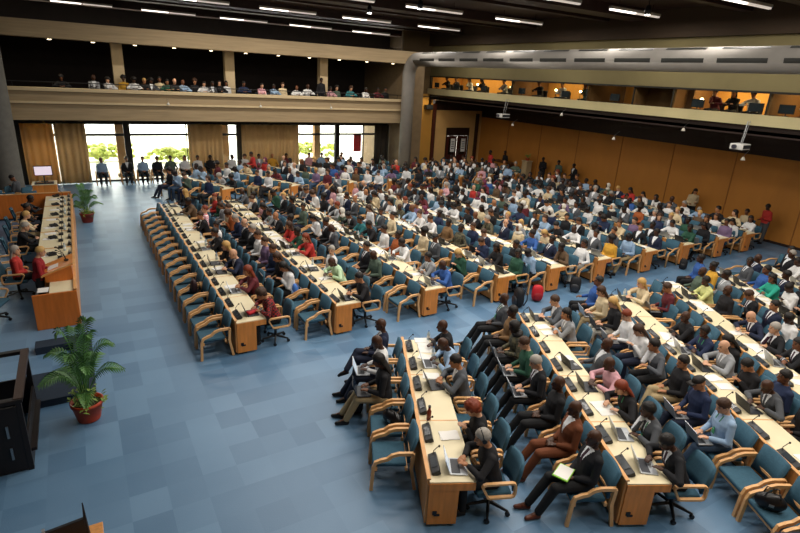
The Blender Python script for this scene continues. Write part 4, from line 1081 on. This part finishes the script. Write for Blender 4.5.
for k in range(30):
    a = r.random()*6.28; mb.tube([(0, 0, .15), (math.cos(a)*.1, math.sin(a)*.1, .3), (math.cos(a)*.2, math.sin(a)*.2, .25+.25*r.random())], [.012, .016, .004], 4)
part('leaves', mb, mat('ivy_leaf', '#7f9a45', .6, noise=.2, scale=9), o)
# ------------------------------------------------------------------ podium
PX0, PX1, PY0, PY1, PZ = -1.31, -.45, 13.35, 24.0, .84
o = thing('podium_desk', 'long orange-wood podium desk with cream worktop and microphones on the left', 'desk', (0, 0, 0))
part('end_panel', MB().box(PX0, PX1, PY0, PY0+.05, 0, PZ, bev=.008), PODW, o)
part('front_panel', MB().box(PX1-.04, PX1, PY0+.05, PY1, 0, PZ+.02), WOOD, o)
part('back_ledge', MB().box(PX1-.06, PX1+.01, PY0+.03, PY1, PZ+.02, PZ+.05, bev=.008), WOODR, o)
nb = 6
for i in range(nb):
    y0 = PY0+.05+(PY1-PY0-.05)*i/nb; y1 = PY0+.05+(PY1-PY0-.05)*(i+1)/nb
    part('work_surface', MB().box(PX0+(.33 if i == 0 else 0), PX1-.05, y0+.01, y1-.01, PZ-.035, PZ), CREAM, o)
    if i: part('divider', MB().box(PX0, PX1-.05, y0-.012, y0+.012, PZ-.04, PZ+.015), WOODR, o); part('support_panel', MB().box(PX0+.1, PX1-.05, y0-.02, y0+.02, 0, PZ-.04), ORWOOD, o)
o = thing('wooden_screen', 'low orange wooden screen standing behind the far end of the podium', 'screen', (-3.35, 24.1, 0))
part('panel', MB().box(0, 2.85, -.03, .03, 0, .93, bev=.005), PODW, o); part('top_rail', MB().box(-.01, 2.87, -.045, .045, .93, .96), WOODR, o); part('foot', MB().box(0, 2.85, -.06, .06, 0, .05), BLACK, o)
o = thing('lectern', 'slanted wooden tabletop lectern before the woman in the red jacket', 'lectern', (-.80, 14.5, PZ), -PI/2)
def wedge(x0, x1, ya, yb, z0a, z0b, h):
    m = MB(); m.add([(x0, ya, z0a), (x1, ya, z0a), (x1, yb, z0b), (x0, yb, z0b), (x0, ya, z0a+h), (x1, ya, z0a+h), (x1, yb, z0b+h), (x0, yb, z0b+h)], [(0,3,2,1),(4,5,6,7),(0,1,5,4),(1,2,6,5),(2,3,7,6),(3,0,4,7)]); return m
m = MB(); m.add([(-.36, -.26, 0), (.36, -.26, 0), (.36, .3, 0), (-.36, .3, 0), (-.36, -.26, .16), (.36, -.26, .16), (.36, .3, .36), (-.36, .3, .36)], [(0,3,2,1),(4,5,6,7),(0,1,5,4),(1,2,6,5),(2,3,7,6),(3,0,4,7)])
part('body', m, PODW, o)
part('slanted_top', wedge(-.4, .4, -.3, .33, .15, .375, .025), ORWOOD, o); part('ledge', MB().box(-.4, .4, -.33, -.3, .14, .21), WOODR, o)
part('rim', wedge(-.4, -.37, -.3, .33, .175, .4, .03), WOODR, o); part('rim', wedge(.37, .4, -.3, .33, .175, .4, .03), WOODR, o)
q = link('speech_paper', wedge(-.14, .14, -.2, .02, .214, .293, .006).mesh('speech_paper', PAPER)); q.location = (-.80, 14.5, PZ); q.rotation_euler = (0, 0, -PI/2); tag(q, 'white sheets lying on the slanted lectern', 'paper')
q = thing('lectern_microphone', 'pair of thin black microphones on top of the lectern', 'microphone', (-.60, 14.5, PZ+.38), 0)
part('base', MB().lathe([(.05, 0), (.05, .03)], 14), BLACK, q)
for s in (-1, 1): part('gooseneck', MB().tube([(0, s*.02, .03), (-.05, s*.06, .18), (-.16, s*.08, .24)], .008, 6).ell((-.18, s*.082, .245), (.03, .016, .016), 8, 6), BLACK, q)
def pmic():
    o = link('desk_microphone', MB().box(-.06, .06, -.09, .09, 0, .05, bev=.012).mesh('desk_microphone', BLACK))
    part('gooseneck', MB().tube([(.03, 0, .05), (.03, 0, .2), (-.05, 0, .3)], .008, 6), BLACK, o); part('head', MB().ell((-.07, 0, .31), (.035, .02, .02), 8, 6), BLACK, o)
    part('button_panel', MB().box(-.04, .03, -.05, .05, .05, .055), SCREEN, o)
    return o
def pbox():
    o = link('telephone_console', MB().box(-.1, .1, -.1, .1, 0, .07, bev=.015).mesh('telephone_console', BLACK))
    part('handset', MB().tube([(-.05, -.11, .1), (0, -.11, .115), (.05, -.11, .1)], .022, 8), DGREY, o); part('keypad', MB().box(-.05, .05, -.03, .07, .07, .075), SCREEN, o)
    return o
def nsign():
    m = MB(); m.add([(-.05, -.11, 0), (.05, -.11, 0), (0, -.11, .12), (-.05, .11, 0), (.05, .11, 0), (0, .11, .12)], [(0, 1, 2), (3, 5, 4), (0, 2, 5, 3), (1, 4, 5, 2), (0, 3, 4, 1)])
    return link('name_sign', m.mesh('name_sign', BLACK))
PM, PB_, PN = Proto(pmic), Proto(pbox), Proto(nsign)
for i, y in enumerate([15.35, 15.95, 16.9, 17.6, 18.3, 19.0, 19.7, 20.5, 21.2, 22.0, 22.8, 23.5]):
    PM.put((-.78, y, PZ), 0, 'black gooseneck microphone on the podium desk, %s from the lectern' % ORD[i], 'microphone', 'microphones on the podium desk')
    PN.put((-.57, y+.25, PZ), 0, 'small dark name sign on the podium front edge, %s from the lectern' % ORD[i], 'sign', 'name signs on the podium desk')
    if i % 2: PB_.put((-.98, y+.35, PZ), .3, 'black telephone console on the podium desk, %s from the lectern' % ORD[i//2], 'console', 'telephone consoles on the podium desk')
for i, (x, y, a) in enumerate(((-1.1, 16.3, .1), (-1.08, 17.9, -.2), (-1.05, 18.5, .1), (-1.1, 19.2, .3), (-1.05, 20.2, 0), (-1.0, 21.6, .1), (-.95, 22.6, 0), (-1.1, 13.65, 1.5))):
    PPA.put((x, y, PZ), a+PI/2, 'white papers on the podium desk, %s' % ('%s pile from the lectern' % ORD[i] if i < 7 else 'at its near end below the lectern'), 'document', 'papers on the podium desk')
for i, y in enumerate((16.6, 18.8, 20.9, 22.4)): PBO.put((-.68, y, PZ), 0, 'clear water bottle on the podium desk, %s from the lectern' % ORD[i], 'bottle', 'water bottles on the podium desk')
POB.put((-1.0, 23.3, PZ), 0, 'cream open folder at the far end of the podium desk', 'folder')
for i, (x, y, t, pl) in enumerate(((-1.72, 15.75, 'r.long.g.0.k.lap', 'seated beside the lectern'), (-1.8, 18.2, 'F.short.g.0.k.type', 'seated at the middle of the podium desk'), (-1.85, 19.6, 'c.short.l.0.c.fold', 'seated at the podium between two dark suits'),
                               (-1.9, 20.7, 'k.bun.k.2.k.fold', 'seated fourth at the podium desk'), (-1.85, 22.0, 'k.short.k.3.k.type', 'seated at the far end of the podium desk'))):
    PW.put((x-.05, y, 0), -PI/2+(.1 if i else -.1), 'dark blue swivel chair of the %s seated person at the podium' % ORD[i], 'chair', 'swivel chairs at the podium')
    add_person(x, y, -PI/2, pl, bonus=30, **parse(t))
PW.put((-2.15, 14.3, 0), -PI/2-.35, 'empty dark swivel chair pushed back behind the lectern', 'chair')
PW.put((-1.95, 16.9, 0), -PI/2+.1, 'empty swivel chair with beech arms between red-clad woman and grey-haired man', 'chair')
add_person(-1.2, 14.4, -PI/2, 'standing at the lectern', top='R', hair='short', hc='l', skin=0, tr='k', pose='speak', bonus=40, sc=.97)
# behind the screen: small desk with monitor, blue chairs
o = thing('monitor_desk', 'small wooden desk in front of the sunlit curtain carrying a monitor', 'desk', (-1.45, 27.4, 0))
part('desk_top', MB().box(-.45, .45, -.6, .3, .73, .76, bev=.008), CREAM, o); part('front_panel', MB().box(-.42, .42, -.58, -.55, 0, .73), ORWOOD, o)
for sx in (-1, 1): part('side_panel', MB().box(sx*.42-.02, sx*.42+.02, -.55, .28, 0, .73), ORWOOD, o)
o = thing('monitor', 'small computer monitor with a bright screen before the curtain', 'monitor', (-1.45, 27.5, .76))
part('stand', MB().tube([(0, 0, .02), (0, 0, .3)], .025).box(-.13, .13, -.08, .1, 0, .02), BLACK, o); q = part('casing', MB().box(-.34, .34, -.03, .02, .26, .68, bev=.01), BLACK, o)
part('display', MB().box(-.31, .31, -.036, -.03, .29, .65), mat('lit_monitor', '#c9bcc8', .3, emit=.9), q)
q = link('console_tray', MB().box(-.35, .35, -.18, .18, 0, .05, bev=.02).mesh('console_tray', BLACK)); q.location = (-1.45, 27.05, .76); tag(q, 'black control console on the small desk under the monitor', 'console'); part('buttons', MB().box(-.3, .3, -.12, .1, .05, .056), SCREEN, q)
for i, (x, y) in enumerate(((-2.6, 25.3), (-2.0, 25.4), (-3.2, 25.6), (-2.3, 26.2), (-3.0, 26.5))):
    PA.put((x, y, 0), .3*i, 'dark blue armchair behind the wooden screen, %s' % ('nearest the screen end', 'beside the small desk', 'at the left picture edge', 'before the grey column', 'under the grey column')[i], 'chair', 'armchairs behind the wooden screen')
add_person(-2.3, 26.2, 1.2, 'behind the wooden screen near the column', top='d', hair='short', skin=2, pose='phone', bonus=30)
add_person(-3.2, 25.6, 1.0, 'at the left end behind the wooden screen', top='k', hair='short', skin=3, pose='lap', bonus=30)
# plants
TERRA = mat('terracotta_pot', '', .6)
potted_palm((-.42, 9.28, 0), .6, 'large green palm in an orange terracotta pot beside the dark steps', 13, 1.85, 3, mat('orange_pot', '#b5401f', .5, noise=.05, scale=6))
potted_palm((-.05, 22.9, 0), 2.0, 'palm in a dark red pot beside the far part of the podium desk', 9, 1.5, 9, mat('dark_red_pot', '#7a2a1c', .5, noise=.05, scale=6))
# dark carpeted steps
o = thing('carpeted_steps', 'low dark navy carpeted steps on the floor behind the large palm', 'steps', (0, 0, 0))
NV = mat('dark_navy_carpet', '#1d2b3b', .9, noise=.1, scale=20)
part('step', MB().box(-1.3, -.28, 12.1, 12.45, 0, .16, bev=.01), NV, o); part('step', MB().box(-.62, -.28, 11.0, 12.1, 0, .16, bev=.01), NV, o); part('step', MB().box(-1.5, -.28, 9.95, 11.0, 0, .14, bev=.01), NV, o)
# black booth frame
o = thing('open_booth', 'open black wooden booth frame standing at the left edge of the floor', 'booth', (-2.7, 8.25, 0))
BK = mat('black_stained_wood', '#1a1413', .45, noise=.15, scale=6)
for x in (0, 1.5):
    for y in (.03, 1.6): part('post', MB().box(x-.035, x+.035, y-.035, y+.035, 0, 1.2, bev=.006), BK, o)
part('top_rail', MB().box(-.05, 1.56, -.03, .07, 1.16, 1.22, bev=.006), BK, o); part('top_rail', MB().box(-.05, 1.56, 1.56, 1.66, 1.16, 1.22, bev=.006), BK, o)
part('top_rail', MB().box(1.45, 1.56, 0, 1.62, 1.16, 1.23, bev=.006), mat('brown_rail_wood', '#3b2a22', .4), o)
part('front_panel', MB().box(.03, 1.47, 0, .04, .02, 1.1), BK, o); part('side_panel', MB().box(1.5, 1.53, .05, 1.58, .02, .55), BK, o); part('back_panel', MB().box(.03, 1.47, 1.6, 1.63, .02, .7), BK, o)
part('desk_top', MB().box(.03, 1.47, .05, .5, .72, .75), BK, o); part('side_ledge', MB().box(1.53, 1.6, .1, 1.5, .25, .3), BK, o)
for y in (.25, .62): part('hinge', MB().box(1.3, 1.33, -.02, 0, y, y+.2), CHROME, o)
# near left corner
o = thing('reporter_table', 'wooden table edge in the bottom left corner with papers and a black screen', 'table', (-.72, 5.7, 0))
part('table_top', MB().box(-.3, .42, -.6, .12, .73, .76, bev=.008), WOOD, o)
for sx in (-.26, .38): part('leg', MB().box(sx-.03, sx+.03, -.5, .08, 0, .73), WOOD, o)
q = thing('upright_screen', 'black upright screen with a spike corner in the bottom left corner', 'screen', (-.66, 5.62, .76), .12)
part('panel', MB().box(-.2, .2, -.02, .02, .0, .28, bev=.006), BLACK, q); part('spike', MB().tube([(.21, 0, 0), (.21, 0, .48)], [.03, .006], 6), BLACK, q); part('clip', MB().box(-.19, -.16, -.03, .03, .24, .31), CHROME, q)
POB.put((-.9, 5.6, .76), .2, 'pale lilac open booklet on the table in the bottom left corner', 'booklet')
PA.put((-1.45, 5.62, 0), -PI/2, 'armchair of the person in the bottom left corner', 'chair')
add_person(-1.4, 5.62, -PI/2, 'seated at the table in the bottom left corner', top='w', hair='short', hc='b', skin=0, pose='lap', bonus=40)
# ------------------------------------------------------------------ bags
def bag(fn, loc, rz, label, sc=1):
    o = fn(); o.location = loc; o.rotation_euler = (0, 0, rz); o.scale = (sc,)*3; tag(o, label, 'bag')
RED = mat('red_nylon', '#c01f2a', .6); BKN = mat('black_nylon', '#16171b', .7); BLN = mat('blue_bag', '#3f74c4', .6); MAR = mat('maroon_bag', '#2c161c', .6)
bag(backpack(RED, mat('dark_red_nylon', '#8f1620', .6)), (10.75, 10.05, 0), 2.6, 'bright red backpack on the floor beside the fifth middle-block desk')
bag(backpack(BKN, DGREY), (12.35, 10.1, 0), 2.2, 'black backpack on the floor behind the fifth middle-block desk')
bag(backpack(BKN, DGREY), (9.95, 9.95, 0), 1.2, 'large dark grey backpack leaning by the fourth middle-block desk', 1.15)
bag(backpack(BKN, DGREY), (4.0, 11.95, 0), .4, 'black backpack on the floor near the empty armchairs of the second middle row')
bag(backpack(BKN, BLACK), (3.75, 7.45, 0), -.5, 'black backpack at the feet of the laptop users, first near-block row', .95)
bag(backpack(BKN, BLACK), (17.75, 10.1, 0), 2, 'black bag on the floor by the eighth middle-block desk', .8)
bag(backpack(BLN, mat('pale_blue_bag', '#8fb0e0', .6)), (4.25, 12.0, .45), PI/2, 'shiny blue bag standing on an armchair of the second middle row', .7)
bag(backpack(MAR, BKN), (2.05, 13.2, .45), PI/2, 'dark maroon bag lying on an empty armchair of the first middle row', .75)
def handbag():
    o = link('handbag', MB().ell((0, 0, .12), (.2, .1, .13), 18, 10, fn=lambda v: Vector((v.x, v.y, max(-.9, v.z)))).mesh('handbag', mat('black_leather', '#141214', .35), True))
    for s in (-1, 1): part('handle', MB().tube([(-.1, s*.04, .2), (-.07, s*.06, .3), (.07, s*.06, .3), (.1, s*.04, .2)], .01, 6), mat('black_leather', '', 1), o)
    part('buckle', MB().box(-.03, .03, -.105, -.095, .1, .14), CHROME, o)
    return o
bag(handbag, (3.86, 6.3, .45), -1.2, 'black leather handbag on an armchair before the first near-block desk')
bag(handbag, (7.62, 2.35, .45), -1.0, 'black shoulder bag lying on the empty armchair in the bottom right corner')
bag(backpack(mat('white_plastic_bag', '#d5d5d5', .5), mat('white_plastic_bag', '', 1)), (12.25, 5.4, .45), 1, 'white plastic bag on an empty armchair of the fourth near-block row', .65)
o = link('flask', MB().lathe([(.035, 0), (.037, .15), (.02, .18), (.02, .22)], 14).mesh('flask', mat('red_brown_flask', '#7a2a16', .3), True)); o.location = (4.22, 5.8, .7595); tag(o, 'reddish brown flask on the first near-block desk beside the curly-haired woman', 'bottle'); part('cap', MB().lathe([(.022, .22), (.022, .25)], 10), BLACK, o)
o = link('pouch', MB().box(-.13, .13, -.06, .06, 0, .08, bev=.03).mesh('pouch', RED, True)); o.location = (2.83, 10.75, .7595); o.rotation_euler = (0, 0, .4); tag(o, 'red zipped pouch on the near end of the first middle-block desk', 'pouch'); part('zip', MB().box(-.11, .11, -.006, .006, .08, .084), BLACK, o)
o = link('green_folder', MB().box(-.16, .16, -.11, .11, 0, .02, bev=.004).mesh('green_folder', mat('lime_folder', '#8fd03a', .6))); o.location = (5.33, 4.0, .67); o.rotation_euler = (0, 0, .4); tag(o, 'lime green folder on the lap of the man in a navy suit', 'folder'); part('sheet', MB().box(-.14, .14, -.1, .1, .02, .024), PAPER, o)
# ------------------------------------------------------------------ booth interiors
BT = [('k', 'short', 2, 30.2), ('d', 'short', 1, 29.2), ('w', 'long', 1, 27.8), ('k', 'long', 2, 26.6), ('g', 'short', 1, 24.6), ('c', 'long', 1, 23.8), ('k', 'short', 2, 21.8), ('w', 'bun', 1, 20.2), ('q', 'short', 1, 18.7), ('w', 'short', 0, 11.0), ('k', 'long', 1, 11.7), ('m', 'short', 0, 12.4), ('w', 'short', 0, 9.0), ('k', 'short', 2, 7.6)]
for i, (t, h, sk, y) in enumerate(BT):
    x = 21.35
    o = link('booth_chair', MB().box(-.24, .24, -.22, .22, .38, .45, bev=.03).mesh('booth_chair', DGREY)) if i == 0 else bc.copy()
    if i == 0: bc = o; part('backrest', MB().box(-.22, .22, -.28, -.22, .45, .85, bev=.02), DGREY, o); part('stem', MB().tube([(0, 0, 0), (0, 0, .38)], .04), BLACK, o)
    else:
        COL.objects.link(o)
        for ch in bc.children: q = ch.copy(); COL.objects.link(q); q.parent = o
    o.location = (x, y, 4.72); o.rotation_euler = (0, 0, PI/2); tag(o, 'dark chair in the interpreters booths, %s from the far end' % ORD[i], 'chair', 'chairs in the booths')
    add_person(x, y, PI/2, 'in the glazed booths, %s from the far end' % ORD[i], top=t, hair=h, hc='k' if sk else 'b', skin=sk, pose=('type', 'fold', 'chin')[i % 3], z=4.72, bonus=25)
def bmon():
    o = link('booth_monitor', MB().box(-.25, .25, -.02, .02, .08, .38, bev=.008).mesh('booth_monitor', BLACK)); part('foot', MB().box(-.08, .08, -.06, .06, 0, .02).box(-.015, .015, -.01, .01, .02, .1), BLACK, o); part('display', MB().box(-.23, .23, -.026, -.02, .1, .36), SCREEN, o); return o
PBM = Proto(bmon)
struct('trim_63', MB().box(XB+.08, XB+.55, Y0, YW, 5.22, 5.26), mat('booth_desk', '#5d4326', .5))
for i, y in enumerate((30.7, 28.5, 25.8, 22.6, 19.5, 16.6, 12.75, 10.6, 9.6, 8.3, 6.8)):
    PBM.put((XB+.35, y, 5.26), -PI/2, 'dark monitor behind the booth glass, %s from the far end' % ORD[i], 'monitor', 'monitors in the booths')
def blamp():
    o = link('booth_lamp', MB().tube([(0, 0, 0), (0, 0, .35)], .012, 6).lathe([(.07, 0), (.07, .02)], 12).mesh('booth_lamp', BLACK)); part('bulb', MB().ell((0, 0, .38), (.06, .06, .05), 12, 8), mat('booth_bulb', '#ffdf9a', .5, emit=22), o, True); return o
PBL = Proto(blamp)
for i, y in enumerate((27.0, 24.0, 20.6, 19.0, 12.9, 9.35, 7.2)):
    PBL.put((XB+.8, y, 5.26 if i else 5.3), 0, 'small glowing lamp behind the booth glass, %s from the far end' % ORD[i], 'lamp', 'lamps in the booths')
o = link('booth_sheet', MB().box(-.01, .01, -.22, .22, 0, .22).mesh('booth_sheet', PAPER)); o.location = (XB+.6, 18.2, 5.5); tag(o, 'white sheet fixed inside the booth glass left of the dark booth', 'paper')
o = link('booth_curtain', MB().box(-.04, .04, -1.2, 1.2, 0, 1.35).mesh('booth_curtain', mat('booth_brown_curtain', '#6a4a28', .9))); o.location = (XB+.9, 14.5, 5.06); tag(o, 'brown curtain drawn inside the booth beside the lit opening', 'curtain'); part('curtain_rail', MB().tube([(0, -1.25, 1.37), (0, 1.25, 1.37)], .015), CHROME, o)
emit_people(300)
# ------------------------------------------------------------------ light
def area(name, loc, sx, sy, w, col=(1, .93, .84), rot=(0, 0, 0), spread=PI):
    l = bpy.data.lights.new(name, 'AREA'); l.shape = 'RECTANGLE'; l.size = sx; l.size_y = sy; l.energy = w; l.color = col; l.spread = spread
    o = bpy.data.objects.new(name, l); COL.objects.link(o); o.location = loc; o.rotation_euler = rot
    return o
for x, y, k in LIGHTS:
    area('tube_light', (x, y, CZ-.17), 2.6, .12, 125 if k == 'main' and x > 1.5 else 14 if k == 'main' else 12)
for y0, y1, w in ((23.1, 31, 110), (17.95, 22.9, 60), (15.4, 17.9, 5), (10.1, 13.5, 80), (5.9, 10.0, 70), (-2, 5.8, 30)):
    area('booth_light', (XB+1.6, (y0+y1)/2, 6.43), .5, (y1-y0)*.8, w, (1, .74, .38))
for x in (-.52, 4.48, 9.55, 14.7): area('downlight_light', (x, 29.0, 6.54), .15, .15, 14, (1, .85, .6))
# warm wall light on the lit panel left of the double door
area('panel_light', (20.0, 30.3, 4.7), .8, .1, 12, (1, .8, .45), (0, 0, 0))
w = bpy.data.worlds.new('world'); bpy.context.scene.world = w; w.use_nodes = True
nt = w.node_tree; bg = nt.nodes['Background']; bg.inputs[0].default_value = (1, .99, .93, 1); bg.inputs[1].default_value = 8
sc = bpy.context.scene
sc.view_settings.view_transform = 'Standard'; sc.view_settings.look = 'None'; sc.view_settings.gamma = 1; sc.view_settings.exposure = 0.25; sc.view_settings.use_curve_mapping = False
sc.cycles.use_denoising = True; sc.cycles.max_bounces = 6; sc.cycles.diffuse_bounces = 3; sc.cycles.glossy_bounces = 2; sc.cycles.transparent_max_bounces = 6; sc.cycles.sample_clamp_indirect = 4
sc.cycles.caustics_reflective = False; sc.cycles.caustics_refractive = False
